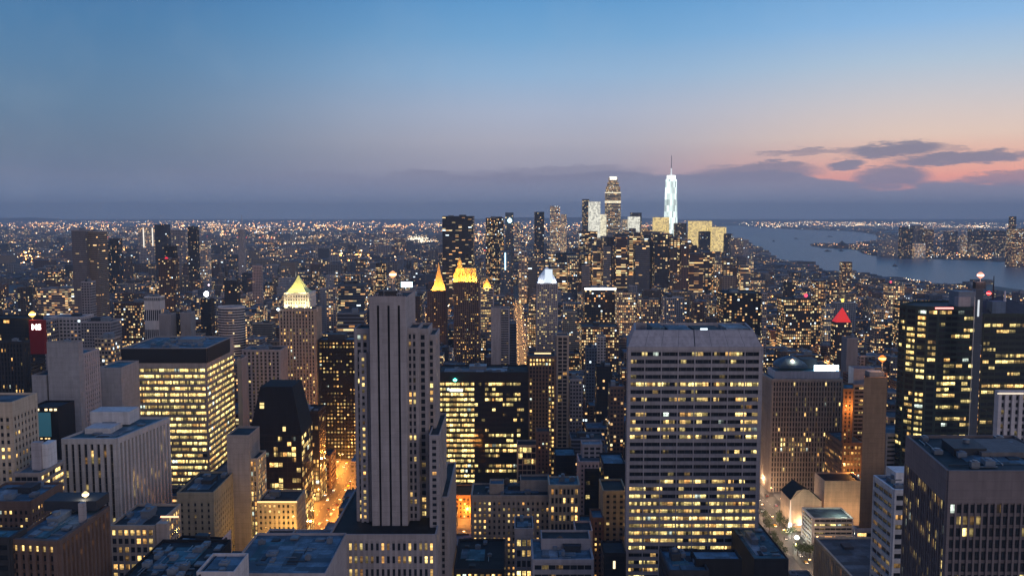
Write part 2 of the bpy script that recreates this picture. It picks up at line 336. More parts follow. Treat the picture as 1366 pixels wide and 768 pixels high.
# ------------------------------------------------------------------ facade styles (metres)
ST = dict(
    ribs=dict(bw=3.0, ww=.55, fh=3.7, wh=.62, pd=.8, sd=.25, lit=.12),
    fineribs=dict(bw=2.0, ww=.5, fh=3.7, wh=.7, pd=.7, sd=.2, lit=.08),
    bands=dict(bw=5.5, ww=.95, fh=4.0, wh=.5, pd=.25, sd=.6, lit=.2),
    punched=dict(bw=3.4, ww=.45, fh=3.6, wh=.5, pd=.34, sd=.3, lit=.2),
    curtain=dict(bw=3.2, ww=.92, fh=3.8, wh=.82, pd=.2, sd=.12, lit=.25),
    fullribs=dict(bw=3.4, ww=.5, fh=3.7, wh=.98, pd=1.0, sd=.1, lit=.08),
    plain=None)
def facade(mb, wn, p0, p1, z0, z1, st, rnd, front=True):
    """ribs, floor bands and panes on the wall from p0 to p1 (outward side on the right of p0->p1)"""
    L = math.dist(p0, p1)
    if L < 4 or z1 - z0 < 5: return
    ux, uy = (p1[0] - p0[0]) / L, (p1[1] - p0[1]) / L; nx_, ny_ = uy, -ux
    cb = min(st.get('cb', .8), L * .12); zt = z1 - st.get('tb', 2.0); zb = z0 + st.get('bb', 0.0)
    nb = max(1, round((L - 2 * cb) / st['bw'])); bw = (L - 2 * cb) / nb
    nf = max(1, int((zt - zb) / st['fh'])); fh = (zt - zb) / nf
    pd, sd = st['pd'], st['sd']; hw = bw * st['ww'] / 2; hz = fh * st['wh'] / 2
    pt = lambda u, o, z: (p0[0] + ux * u + nx_ * o, p0[1] + uy * u + ny_ * o, z)
    def slab(u0, u1, a, b, o, mi=0, caps=True):
        mb.quad(pt(u0, o, a), pt(u1, o, a), pt(u1, o, b), pt(u0, o, b), mi)
        if caps:
            mb.quad(pt(u0, o, b), pt(u1, o, b), pt(u1, 0, b), pt(u0, 0, b), mi); mb.quad(pt(u0, 0, a), pt(u1, 0, a), pt(u1, o, a), pt(u0, o, a), mi)
        mb.quad(pt(u0, 0, a), pt(u0, o, a), pt(u0, o, b), pt(u0, 0, b), mi); mb.quad(pt(u1, o, a), pt(u1, 0, a), pt(u1, 0, b), pt(u1, o, b), mi)
    if front:
        om = max(pd, sd) + .06
        slab(0, L, zt, z1, om)
        if zb > z0 + .5: slab(0, L, z0, zb, om)
        k = st.get('pier_every', 1)
        for i in range(nb + 1):
            c = cb + i * bw; u0 = 0 if i == 0 else c - (bw / 2 - hw); u1 = L if i == nb else c + (bw / 2 - hw)
            o = pd * 1.35 if (k > 1 and i % k == 0) else pd
            slab(u0, u1, zb, zt, o if 0 < i < nb else max(o, sd + .03), 0, False)
        for j in range(nf + 1):
            a = zb if j == 0 else zb + j * fh - (fh / 2 - hz); b = zt if j == nf else zb + j * fh + (fh / 2 - hz)
            slab(0.02, L - .02, a, b, sd, 1)
    # panes
    fr = [rnd.choice((.25, .6, 1, 1.5, 2.2)) for _ in range(nf)]
    for (ja, jb, kk) in st.get('rows', []):
        for j in range(nf):
            if ja <= nf - 1 - j <= jb: fr[j] = kk / max(st['lit'], .01)
    col = [rnd.choice((.5, 1, 1, 1.6)) for _ in range(nb)]; lastlit = False; grp = st.get('run', .35); lvl = st.get('lvl', 1.0); h0 = st.get('hue', .65)
    for j in range(nf):
        zc = zb + (j + .5) * fh
        zone = st.get('zone'); zl = st['lit']
        if zone: zl = zone(0, (zc - z0) / (z1 - z0)) if not st.get('zoneu') else zl
        for i in range(nb):
            uc = cb + (i + .5) * bw
            pl = zl
            if zone and st.get('zoneu'): pl = zone(uc / L, (zc - z0) / (z1 - z0))
            if lastlit and rnd.random() < grp and pl > .25 * rnd.random(): on = True
            else: on = rnd.random() < pl * (1 if pl > .8 else .72 * fr[j] * col[i])
            lastlit = on
            lv = (rnd.choice((.25, .5, .8, 1.1, 1.6)) * lvl) if on else (rnd.random() < .06) * .12 * (pl > .02)
            at = (lv, min(1, max(0, rnd.gauss(h0, .3))), rnd.random(), 1)
            W_, H_ = 2 * hw, 2 * hz
            wn.append((pt(uc - hw, .03, zc - hz), pt(uc + hw, .03, zc - hz), pt(uc + hw, .03, zc + hz), pt(uc - hw, .03, zc + hz), ((0, 0), (W_, 0), (W_, H_), (0, H_)), at))
def inset(P, m):
    cx = sum(p[0] for p in P) / len(P); cy_ = sum(p[1] for p in P) / len(P); o = []
    for p in P:
        d = math.dist(p, (cx, cy_)); k = max(.2, 1 - m * 1.41 / d); o.append((cx + (p[0] - cx) * k, cy_ + (p[1] - cy_) * k))
    return o
def core(mb, P, z0, z1, mi=0, par=1.3, mroof=2):
    """walls with a parapet and the deck behind it"""
    n = len(P); I = inset(P, .5)
    for i in range(n):
        a, b, c, d = P[i], P[(i + 1) % n], I[(i + 1) % n], I[i]
        mb.quad((*a, z0), (*b, z0), (*b, z1), (*a, z1), mi)
        mb.quad((*a, z1), (*b, z1), (*c, z1), (*d, z1), mi)
        mb.quad((*d, z1 - par), (*d, z1), (*c, z1), (*c, z1 - par), mi)
    return [(p[0], p[1], z1 - par) for p in I]
def rooftop(root, P, z, rnd, n=4, tank=False, pent=True, wallm=None):
    """plant on a roof; P holds four local corners"""
    def st(s_, t_): return (P[0][0] + (P[1][0] - P[0][0]) * s_ + (P[3][0] - P[0][0]) * t_, P[0][1] + (P[1][1] - P[0][1]) * s_ + (P[3][1] - P[0][1]) * t_)
    if len(P) < 4: return
    A, B = math.dist(P[0], P[1]), math.dist(P[0], P[3])
    def pl(s0, s1, t0, t1): return [st(s0, t0), st(s1, t0), st(s1, t1), st(s0, t1)]
    used = []
    for _ in range(2 if n > 4 else 1):
        a0, b0 = rnd.uniform(.06, .45), rnd.uniform(.08, .4); q = pl(a0, a0 + rnd.uniform(.25, .45), b0, b0 + rnd.uniform(.3, .5)); m = MB()
        m.prism(q, z, z + .35 + _ * .1); m.build('roof_panel', roof_mat(RC[rnd.choice(('blue', 'light', 'teal', 'blue'))]), root)
    def free(a, b, c, d):
        if a < .04 or b > .96 or c < .05 or d > .95: return False
        for q in used:
            if a < q[1] and b > q[0] and c < q[3] and d > q[2]: return False
        used.append((a, b, c, d)); return True
    if pent and min(A, B) > 12:
        s0 = rnd.uniform(.15, .55); s1 = s0 + rnd.uniform(.18, .3); t0 = rnd.uniform(.35, .55); t1 = t0 + rnd.uniform(.2, .3)
        if free(s0, min(s1, .94), t0, min(t1, .93)):
            m = MB(); h = rnd.uniform(2.5, 4.5); q = pl(s0, min(s1, .94), t0, min(t1, .93)); m.prism(q, z, z + h); m.prism(inset(q, -.25), z + h - .6, z + h + .15)
            m.build('penthouse', wallm or rnd.choice((ROOFBOX, METAL, DARKM)), root)
            for _ in range(rnd.randint(0, 2)):
                u_, v_ = rnd.uniform(.3, .7), rnd.uniform(.3, .7); c = ((q[0][0] + (q[1][0] - q[0][0]) * u_ + (q[3][0] - q[0][0]) * v_), (q[0][1] + (q[1][1] - q[0][1]) * u_ + (q[3][1] - q[0][1]) * v_))
                m = MB(); m.cyl(c[0], c[1], z + h, z + h + 1.6, 1.3, 1.3, 10); m.cyl(c[0], c[1], z + h + 1.6, z + h + 1.8, 1.5, .4, 10); m.build('vent', METAL, root)
    for _ in range(n):
        w_, l_ = rnd.uniform(2, 5) / A, rnd.uniform(2, 6) / B; s0, t0 = rnd.uniform(.05, .9), rnd.uniform(.06, .9)
        if not free(s0, s0 + w_, t0, t0 + l_): continue
        q = pl(s0, s0 + w_, t0, t0 + l_); h = rnd.uniform(1.5, 3); k = rnd.random()
        c = st(s0 + w_ / 2, t0 + l_ / 2); m = MB()
        if k < .55:
            m.prism(inset(q, .2), z, z + .5); m.prism(q, z + .5, z + h); m.cyl(c[0], c[1], z + h, z + h + .5, min(w_ * A, l_ * B) * .36, None, 10)
            m.build('cooling_unit', rnd.choice((ROOFBOX, METAL)), root)
        elif k < .8:
            m.prism(q, z + .4, z + 1.3); m.prism(inset(q, min(w_ * A, l_ * B) * .3), z, z + .4); m.build('duct', METAL, root)
        else:
            m.prism(q, z, z + .5); m.prism(inset(q, .3), z + .5, z + .9); m.build('skylight', rnd.choice((METAL, DARKM)), root)
    for _ in range(n // 2):
        s0, t0 = rnd.uniform(.06, .7), rnd.uniform(.08, .85); long_ = rnd.random() < .5
        s1, t1 = (s0 + rnd.uniform(.1, .25), t0 + .35 / B) if long_ else (s0 + .35 / A, t0 + min(.1 + rnd.random() * .2, .9 - t0)); m = MB()
        m.prism(pl(s0, min(s1, .95), t0, max(t1, t0 + .01)), z + .35, z + .7); m.prism(pl(s0, s0 + .3 / A, t0, t0 + .3 / B), z, z + .35); m.build('pipe', rnd.choice((METAL, STEEL, DARKM)), root)
    if tank:
        c = st(rnd.uniform(.2, .8), rnd.uniform(.5, .8)); m = MB()
        for dx in (-1.2, 1.2):
            for dy in (-1.2, 1.2): m.box(c[0] + dx - .15, c[0] + dx + .15, c[1] + dy - .15, c[1] + dy + .15, z, z + 2.5)
        m.build('tank_stand', DARKM, root); m = MB(); m.cyl(c[0], c[1], z + 2.5, z + 6, 2, 1.9, 12); m.cyl(c[0], c[1], z + 6, z + 7.4, 2.1, .1, 12)
        m.build('water_tank', flat_mat((.12, .08, .055), .9), root)

# ------------------------------------------------------------------ blocks described by pixel outline at a real distance
def px(xl, xr, yt, d, xs=None, dep=None, z0=0, skew=False, **k):
    """front face xl..xr with its top at row yt, d metres away; xs = column where the visible flank ends"""
    z = zat(yt, d); X0, X1 = xat(xl, yt, d), xat(xr, yt, d)
    if dep is None:
        if xs is None: dep = min(60, max(18, (X1 - X0) * .8))
        elif xs > xr: dep = d * ((CX - xr) / (CX - xs) - 1)
        else: dep = d * ((xl - CX) / (xs - CX) - 1)
    sh = (X0 if X0 > 0 else X1) * dep / d if skew else 0     # plan follows a slanting lot line
    return dict(P=[(X0, d), (X1, d), (X1 + sh, d + dep), (X0 + sh, d + dep)], z0=z0, z1=z, **k)
def cor(L, N, B, d, z0=0, **k):
    """roof corners in pixels: L and N on the front face, B behind N (flank); N is d metres away"""
    z = zat(N[1], d); l, n, b = onz(*L, z), onz(*N, z), onz(*B, z)
    P = [l, n, b, (l[0] + b[0] - n[0], l[1] + b[1] - n[1])]
    ar = sum(P[i][0] * P[(i + 1) % 4][1] - P[(i + 1) % 4][0] * P[i][1] for i in range(4))
    if ar < 0: P = [P[1], P[0], P[3], P[2]]
    return dict(P=P, z0=z0, z1=z, **k)
HEROES = []
def hero(name, label, cat, blocks, yb=None, extra=None, group=None, roofn=0, tank=False, seed=None, pent=True):
    HEROES.append(dict(name=name, label=label, cat=cat, blocks=blocks, yb=yb, extra=extra, group=group, roofn=roofn, tank=tank, pent=pent and name != 'low_block', seed=seed or len(HEROES) * 13 + 5))
def S(base, **k):
    s = dict(ST[base]); s.update(k); return s
# ------------------------------------------------------------------ near and middle-distance buildings, each seen separately in the picture
def W(x, y, d): return (xat(x, y, d), d, zat(y, d))
def beacon(x, y, d, r, col, power, name='beacon_lamp', st=1.6, foot=None):
    """warning or flood lamp on a short mast"""
    def f(root, off, top):
        X, Y, Z = W(x, y, d); m = MB(); a = (X - off[0], Y - off[1])
        for i in range(3):                                     # faceted globe
            z0 = Z - r + i * 2 * r / 3; k = [.35, 1, 1, .35]; m.cyl(a[0], a[1], z0, z0 + 2 * r / 3, r * k[i], r * k[i + 1], 10)
        m.build(name, emit_mat(tuple(c ** 1.7 for c in col), st * .8, sample=False), root)
        m = MB(); m.cyl(a[0], a[1], Z - r * .3, Z + r * .3, r * 1.04, r * 1.04, 10); m.build('lamp_core', emit_mat(col, st * 2.4), root)  # added band for the lamp's white-hot core; the globe gives the colour around it
        zb = foot if foot is not None else top
        if Z - r > zb: m = MB(); m.cyl(a[0], a[1], zb, Z - r, .5, .25, 6); m.build('mast', METAL, root)
        if power: point_light('lamp_light', (a[0], a[1] - r - 1, Z), power, col, r, root)
    return f
def many(*fs):
    def f(root, off, top):
        for q in fs: q(root, off, top)
    return f
def box_part(name, xl, xr, yt, yb_, d, dep, mat, dz=0):
    def f(root, off, top):
        X0, X1 = xat(xl, yt, d), xat(xr, yt, d); m = MB()
        m.box(X0 - off[0], X1 - off[0], d - off[1], d + dep - off[1], zat(yb_, d), zat(yt, d)); m.build(name, mat, root)
    return f
def mast(x, y0, y1, d, r=.5, mat=None, name='mast'):
    def f(root, off, top):
        X, Y, Z = W(x, y0, d); m = MB(); m.cyl(X - off[0], Y - off[1], zat(y1, d), Z, r, r * .4, 6); m.build(name, mat or METAL, root)
    return f
def pyramid(xl, xr, yb_, yt, d, dep, mat, name='roof', steps=1, curve=1.0, tx=None, n=4, light=None):
    def f(root, off, top):
        X0, X1 = xat(xl, yb_, d) - off[0], xat(xr, yb_, d) - off[0]; Y0 = d - off[1]; Y1 = Y0 + dep; z0, z1 = zat(yb_, d), zat(yt, d)
        cx = (X0 + X1) / 2 if tx is None else xat(tx, yt, d) - off[0]; cy_ = (Y0 + Y1) / 2; m = MB(); hw, hd = (X1 - X0) / 2, dep / 2
        for i in range(steps):
            a, b = 1 - (i / steps) ** curve, 1 - ((i + 1) / steps) ** curve; b = max(b, .02)
            m.prism(rect(cx - hw * a, cx + hw * a, cy_ - hd * a, cy_ + hd * a), z0 + (z1 - z0) * i / steps, z0 + (z1 - z0) * (i + 1) / steps, 0, i == 0, rect(cx - hw * b, cx + hw * b, cy_ - hd * b, cy_ + hd * b))
        m.build(name, mat, root)
        if light:
            pw, col = light
            for sx_ in (-.7, .7): spot_up('floodlight', (cx + sx_ * hw, Y0 - 9, z0 + 1), pw, col, root, (0, .45, 1))
            spot_up('floodlight', (X0 - 9 if X0 + off[0] > 0 else X1 + 9, cy_, z0 + 1), pw, col, root)
    return f
def text_on(txt, x, y, d, size, mat, name='lettering', ry=0, ext=.15):
    def f(root, off, top):
        c = bpy.data.curves.new(name, 'FONT'); c.resolution_u = 3; c.body = txt; c.size = size; c.extrude = ext; c.align_x = 'CENTER'; c.align_y = 'CENTER'; c.offset = size * .03
        o = bpy.data.objects.new(name, c); COL.objects.link(o); o.parent = root; X, Y, Z = W(x, y, d)
        o.location = (X - off[0], Y - off[1], Z); o.rotation_euler = (rad(90), 0, rad(ry))
        me = bpy.data.meshes.new_from_object(o); me.materials.append(mat) if not me.materials else None; k = bpy.data.objects.new(name, me); COL.objects.link(k); k.parent = root; k.location = o.location; k.rotation_euler = o.rotation_euler; bpy.data.objects.remove(o)
    return f
GOLD = flat_mat((.80, .50, .16), .7); LEAD = flat_mat((.62, .60, .28), .6); SILVER = flat_mat((.75, .77, .80), .35, .3)
ORANGE = (1.0, .42, .10); AMBER = (1.0, .62, .22); WARMW = (1.0, .82, .55); COOLW = (.75, .9, 1.0)

# ---- left edge, nearest
hero('office_block', 'dark brown ribbed block at the bottom left, one lit window row under its blue roof', 'office block',
     [cor((15, 717), (77, 720), (143, 674), 330, st=S('ribs', bw=3.2, pd=1.1, lit=.02, rows=[(0, 0, .85)], zone=lambda u, v: .03 if v < .9 else .3), col='brown', roof='blue')],
     extra=many(box_part('chimney', 104, 111, 671, 697, 352, 2.5, wall_mat(WC['mauve'])), box_part('plant_room', 58, 128, 668, 681, 362, 12, DARKM), beacon(114, 659, 366, 1.3, WARMW, 1500, 'roof_lamp')), roofn=6)
hero('low_block', 'low dark block with a teal roof cut off by the bottom left corner', 'office block',
     [px(-60, 13, 716, 330, dep=11, st=S('bands', lit=.02), col='dark', roof='teal')], roofn=3)
hero('office_block', 'dark brown block with three rows of small lit windows and a square blue roof', 'office block',
     [px(-40, 40, 668, 425, xs=84, st=S('punched', bw=2.6, ww=.5, lit=.75, hue=.5, tb=4), col='brown', roof='blue')], roofn=5, yb=706)
hero('office_block', 'stepped block with two bright continuous window bands and a pale tower room on its roof', 'office block',
     [px(18, 53, 630, 470, xs=85, st=S('bands', bw=3, fh=4.2, lit=.25, rows=[(0, 2, .95)], wh=.55, tb=1.4, lvl=1.4), col='stone', roof='blue')], roofn=3,
     extra=many(box_part('lift_tower', 41, 53, 590, 631, 478, 4, wall_mat(WC['grey'])), box_part('side_wall', 53.2, 64, 592, 625, 480, 9, wall_mat(WC['white']))), yb=655)
hero('apartment_block', 'beige block with a grid of small windows cut off by the left edge', 'apartment block',
     [px(-60, 15, 536, 480, dep=26, st=S('punched', bw=3.4, ww=.5, wh=.5, fh=4.2, lit=.3, hue=.4, tb=8, rows=[(0, 3, .02)]), col='beige', roof='gravel')], yb=650)
hero('office_tower', 'pale ribbed tower with a boxy white room on its teal roof', 'office tower',
     [cor((83, 584), (155, 584), (224, 556), 520, st=S('fullribs', bw=4.0, fh=4.2, ww=.5, pd=1.3, lit=.16, tb=3.5, zone=lambda u, v: .5 if .3 < v < .8 and .25 < u < .62 else .08, zoneu=True), colr=(.40, .38, .38), roof='teal')],
     extra=many(box_part('roof_room', 113, 148, 571, 586, 535, 16, wall_mat((.48, .46, .46))), box_part('roof_room_shaft', 120, 172, 549, 566, 550, 15, wall_mat((.48, .46, .46)))), roofn=5, yb=700)
hero('office_block', 'block with two rows of big lit windows below the pale ribbed tower', 'office block',
     [px(146, 207, 700, 430, xs=241, st=S('punched', bw=3.1, ww=.66, fh=4.4, wh=.62, lit=.4, rows=[(0, 1, .95)], hue=.5, tb=1.6), col='warm', roof='dark')], roofn=7,
     extra=many(box_part('blank_wall', 208, 222, 698, 800, 429, 4, wall_mat((.42, .33, .28))), box_part('neon_strip', 214, 238, 688, 690, 441, .4, emit_mat((1, .45, .25), 2.2))))
hero('office_tower', 'broad slab tower glowing with bright yellow window bands under a black top', 'office tower',
     [px(162, 274, 464, 750, xs=311, st=S('bands', bw=4.4, fh=5.3, wh=.52, tb=17, lit=.93, pd=.15, sd=.55, lvl=1.3, hue=.85, run=.85, zone=lambda u, v: .97), col='stone', roof='blue')],
     extra=many(box_part('crown_band', 161.2, 274.8, 465, 484, 749, 1.2, flat_mat((.018, .02, .025), .4)),
                lambda root, off, top: [MB_.build('flank_band', flat_mat((.018, .02, .025), .4), root) for MB_ in [MB()] if not MB_.box(xat(274, 464, 750) - off[0] + .2, xat(274, 464, 750) - off[0] + 1.3, 751.3 - off[1], 812 - off[1], zat(484, 750), zat(465, 750))]),
     roofn=16, yb=655)
hero('office_block', 'beige annex with a blank front below the glowing slab tower', 'office block',
     [cor((236, 656), (284, 656), (312, 628), 520, st=S('punched', bw=4, ww=.3, lit=.03, tb=6, zone=lambda u, v: .04), colr=(.26, .22, .16), roof='dark')], roofn=3)
hero('slab_block', 'plain grey windowless slab with a golden window strip down its corner', 'tower block',
     [px(302, 332, 580, 560, dep=24, st=None, col='stone', roof='dark'), px(332.4, 343, 611, 563, dep=20, st=S('curtain', bw=1.7, ww=.6, fh=3.4, lit=.85, hue=.3), col='beige', roof='dark')], yb=735)
def wedge_tower(root, off, top): pass
hero('glass_tower', 'black glass tower with sloping shoulders beside the plain grey slab', 'office tower',
     [dict(P=rect(xat(333, 580, 640), xat(402, 580, 640), 640, 676), z0=0, z1=zat(578, 640), st=S('curtain', bw=3.4, lit=.22, fh=4, pd=.08, sd=.06, ww=.9, lvl=1.3, rows=[(14, 15, .9), (19, 20, .95)], zone=lambda u, v: .3 if v < .8 else .3), col='black', roof='black', flat=True),
      dict(P=rect(xat(333, 578, 640), xat(402, 578, 640), 640, 676), T=rect(xat(345, 518, 640), xat(388, 518, 640), 644, 672), z0=zat(578, 640), z1=zat(517, 640), st=None, col='black', roof='black')],
     extra=many(box_part('window', 346.5, 352, 541, 544.5, 641.9, .6, emit_mat((1, .75, .3), 1.3)), box_part('window', 346.5, 352, 537, 540, 642.2, .6, emit_mat((1, .75, .3), 1.0)), box_part('window', 377, 381, 569, 575, 640.2, .6, emit_mat((1, .75, .3), 1.2))), yb=668)
hero('stone_block', 'stone block washed in golden light at the foot of the black glass tower', 'office block',
     [px(343, 395, 668, 560, xs=407, st=S('punched', bw=3, ww=.45, lit=.15, hue=.3, tb=1.5), col='beige', roof='dark')],
     extra=many(box_part('cornice_light', 343, 396, 668.2, 670, 558.6, .4, emit_mat((1, .62, .25), 1.6)), lambda root, off, top: [point_light('facade_floodlight', (xat(376, 690, 545) - off[0], 545 - off[1], zat(697, 560)), 15000, (1, .58, .14), .6, root), point_light('facade_floodlight', (xat(404, 690, 545) - off[0], 542 - off[1], zat(725, 560)), 22000, (1, .5, .1), .6, root)]), yb=738, roofn=2)
hero('office_tower', 'dark narrow tower with lit corner windows on the orange avenue', 'office tower',
     [px(396, 425, 548, 765, xs=434, st=S('curtain', bw=3, lit=.16, pd=.1, sd=.1, zone=lambda u, v: .1 + .5 * (v < .45), hue=.45), col='black', roof='black')], yb=690, roofn=3)
hero('slab_block', 'thin slab with a broad blank pink side wall beside the orange avenue', 'tower block',
     [px(427, 446, 548, 905, dep=36, st=S('ribs', bw=3, lit=.2, pd=.3), col='grey', roof='blue')],
     extra=box_part('side_wall', 446.3, 462, 547, 601, 903, 36, wall_mat((.62, .47, .44))), yb=620, roofn=2)
hero('office_block', 'slanting dark block lined with lit shop floors along the orange avenue', 'office block',
     [px(408, 440, 607, 800, xs=447, st=S('bands', bw=3, lit=.5, hue=.3, lvl=1.3), col='brown', roof='dark')], yb=690)
hero('office_block', 'low block with golden windows closing the end of the orange avenue', 'office block',
     [px(459, 472, 568, 960, dep=30, st=S('punched', bw=3, lit=.65, hue=.3, ww=.6), col='beige', roof='dark')], yb=600)
hero('office_tower', 'black vertical-ribbed tower cut off by the left edge, few dim window rows', 'office tower',
     [px(-60, 31, 455, 700, xs=39, st=S('fineribs', bw=2.6, lit=.05, pd=.6, run=.8, zone=lambda u, v: .07, hue=.3), col='dark', roof='teal')], yb=600, roofn=3)
RED = flat_mat((.17, .004, .008), .6)
hero('office_tower', 'black block behind the left edge with a dark red sign wall at its corner', 'office tower',
     [px(-60, 37, 424, 905, dep=30, st=S('curtain', lit=.04, pd=.1, sd=.1, hue=.3), col='black', roof='black')],
     extra=many(box_part('red_sign_wall', 38, 58, 427, 472, 900, 5, RED),
                text_on('MS', 48.3, 436.5, 899.6, 8.2, emit_mat((1, .86, .84), 3.2)), beacon(43, 419, 905, 3.0, AMBER, 9000, 'roof_lamp', 3.0)), yb=480)
hero('slab_block', 'grey concrete slab tower with a stepped blank front and gridded flank', 'tower block',
     [px(62, 104, 456, 620, dep=7, st=None, col='concrete', roof='dark'), px(42, 61.6, 500, 620.6, dep=22, st=None, col='concrete', roof='dark'),
      px(66, 105, 473, 627.5, xs=132, st=S('punched', bw=3.2, ww=.4, fh=3.4, lit=0.0, pd=.5, sd=.4, tb=1.3), col='grey', roof='teal')], yb=590, roofn=3)
hero('office_block', 'black building with a wide teal lit screen panel between two rows of lamps', 'office block',
     [px(38, 77, 543, 565, dep=22, st=None, col='black', roof='dark')],
     extra=many(box_part('screen', 42.5, 67, 550, 582, 564.4, .4, emit_mat((.035, .16, .22), .3, (.05, .12, .15))),
                *[box_part('lamp', a, a + 3.2, 545, 547.6, 564.3, .4, emit_mat((1, .75, .4), 2)) for a in (39.5, 44, 48.5, 59.5, 66, 72)],
                *[box_part('lamp', a, a + 2.4, 584, 585.4, 564.3, .4, emit_mat((1, .7, .3), 1.4)) for a in (45, 49, 54, 60, 64)]), yb=600)
hero('office_block', 'curved blue metal roof block right of the grey slab tower', 'office block',
     [px(131, 161, 490, 690, dep=34, st=None, col='concrete', roof='teal')], yb=540)
hero('office_block', 'brown ribbed block left of the pyramid-topped tower', 'office block',
     [px(323, 374, 466, 855, dep=26, st=S('ribs', bw=4, lit=.03, fh=3.6), col='mauve', roof='black')], yb=520, roofn=4)
hero('office_block', 'dark block with a round teal rooftop hall right of the pyramid-topped tower', 'office block',
     [px(424, 475, 453, 900, dep=24, st=S('curtain', bw=3.6, ww=.55, wh=.45, lit=.55, pd=.1, sd=.1, hue=.5), col='black', roof='blue')],
     extra=box_part('rooftop_hall', 437, 460, 446, 453.5, 905, 14, DARKM), yb=515, roofn=2)
def pyr(root, off, top):
    d = 912
    for sx_ in np.linspace(0, 1, 7):
        X = xat(373 + 50 * sx_, 412, 899) - off[0]
        m = MB(); m.cyl(X, 899.2 - off[1], zat(415, 900), zat(409, 900), 1.1, .15, 6); m.build('pinnacle', wall_mat(WC['beige']), root)
hero('stone_tower', 'tall stone tower with a lit green-gold pyramid roof and white lit crown', 'office tower',
     [px(372, 420, 412, 900, xs=428, st=S('fullribs', bw=3.3, ww=.45, lit=.22, pd=.9, fh=3.6, wh=.6, hue=.5, run=.1), colr=(.33, .27, .22), roof='gravel'),
      dict(P=rect(xat(378, 412, 900), xat(411, 412, 900), 904, 936), z0=zat(412, 900), z1=zat(391, 900), st=S('punched', bw=2.6, ww=.45, lit=.3), col='pale', roof='gravel')],
     extra=many(pyramid(380, 409.5, 391.5, 368, 906, 26, LEAD, 'pyramid_roof', 6, .72, light=(24000, (1, .86, .34))), mast(394.5, 362, 369, 918, .8, STEEL, 'finial'), pyr,
                lambda root, off, top: [spot_up('crown_floodlight', (xat(x, 412, 895) - off[0], 898 - off[1], zat(411, 895)), 8000, (1, .80, .36), root, (0, .5, 1), 140) for x in (378, 391, 404, 413)],
                beacon(371, 412.5, 898, 1.5, COOLW, 0, 'corner_lamp', 3)), yb=535)

# ---- the tall ribbed stone tower in the middle
G = WC['mauve']; GST = dict(col='mauve', roof='dark')
WS = S('punched', bw=3.0, ww=.56, fh=4.1, wh=.62, lit=.22, pd=.5, sd=.2, hue=.55, tb=3, lvl=.9)
def centre(root, off, top):
    m = MB()
    D = 480
    xs_ = [493, 503, 506, 517, 520, 530.7, 533.7, 541.5]
    for i in range(0, 8, 2): m.box(xat(xs_[i], 398, D) - off[0], xat(xs_[i + 1], 398, D) - off[0], D - 1.6 - off[1], D - off[1], 0, zat(407, D))
    m.box(xat(493, 398, D) - off[0], xat(541.5, 398, D) - off[0], D - 1.63 - off[1], D - off[1], zat(407.05, D), zat(395, D))
    m.build('front_piers', wall_mat(G), root)
    for a, b in ((503, 506), (517, 520), (530.7, 533.7)):
        m = MB(); m.box(xat(a, 398, D) - off[0], xat(b, 398, D) - off[0], D - .25 - off[1], D - off[1], 5, zat(407.2, D)); m.build('window_slot', flat_mat((.012, .013, .018), .3), root)
    m = MB(); z0, z1 = zat(395, D), zat(392.6, D)
    for i in range(16):
        X = xat(495 + i * 3, 398, D) - off[0]; m.box(X, X + .6, D - off[1] + .2, D - off[1] + .9, z0, z1)
    m.build('roof_railing', DARKM, root)
hero('stone_tower', 'tall grey stone tower with three dark slots down its ribbed front, centre foreground', 'office tower',
     [px(493, 541.5, 397, 480, xs=554, st=None, **GST),
      px(473, 492.6, 438, 486, dep=22, st=WS, **GST), px(542, 557, 437, 487, dep=24, st=WS, **GST), px(557.4, 570, 438, 492, dep=26, st=WS, **GST), px(570.4, 580, 446, 497, dep=28, st=WS, **GST),
      px(573, 585, 580, 476, xs=595, st=S('punched', bw=2.6, ww=.6, lit=.12, fh=3.6), **GST), px(585.4, 596, 662, 490, xs=607, st=S('ribs', bw=2.4, lit=.02), **GST),
      px(440, 581, 712, 462, xs=596, st=S('punched', bw=3.0, ww=.5, fh=7.2, wh=.55, lit=.55, hue=.5, tb=3.4), col='mauve', roof='black'),
      px(479, 489, 470, 484, dep=3, st=S('punched', bw=2.2, lit=.3), **GST)],
     extra=many(centre, beacon(524, 366, 492, 1.9, (1, .55, .3), 4000, st=1.7), box_part('side_slot_frame', 541.8, 542.6, 405, 430, 485, 6, DARKM),
                box_part('plant_room', 505, 530, 388, 397, 490, 8, DARKM), mast(512, 381, 397, 488, .25), mast(537, 384, 397, 488, .2)), yb=768, roofn=3)
# ---- behind and right of it
hero('office_block', 'wide black block with dense yellow window bands right of the slotted stone tower', 'office block',
     [px(584, 705, 496, 800, dep=40, st=S('curtain', bw=3.4, ww=.93, wh=.55, fh=4.9, tb=9, pd=.06, sd=.1, run=.8, lvl=1.5, hue=.85, lit=.5, zoneu=True, zone=lambda u, v: .86 if u < .42 and v < .9 else (.03 if u < .53 or u > .93 else (.5 if v < .4 or .85 < v < .95 else .16))), col='black', roof='black')],
     extra=many(beacon(607, 506.5, 798, 1.6, (.2, 1, .8), 0, 'green_lamp', 4), box_part('sign', 600, 617, 518.5, 522, 798.8, .6, emit_mat((1, .98, .8), 2.4))), yb=640, roofn=6)
hero('glass_block', 'small olive glass block with lit square windows at the foot of the black banded block', 'office block',
     [px(690, 716, 593, 770, dep=18, st=S('curtain', bw=4.5, ww=.9, fh=5, lit=.3, hue=.9, lvl=1.2), col='beige', roof='dark')], yb=640)
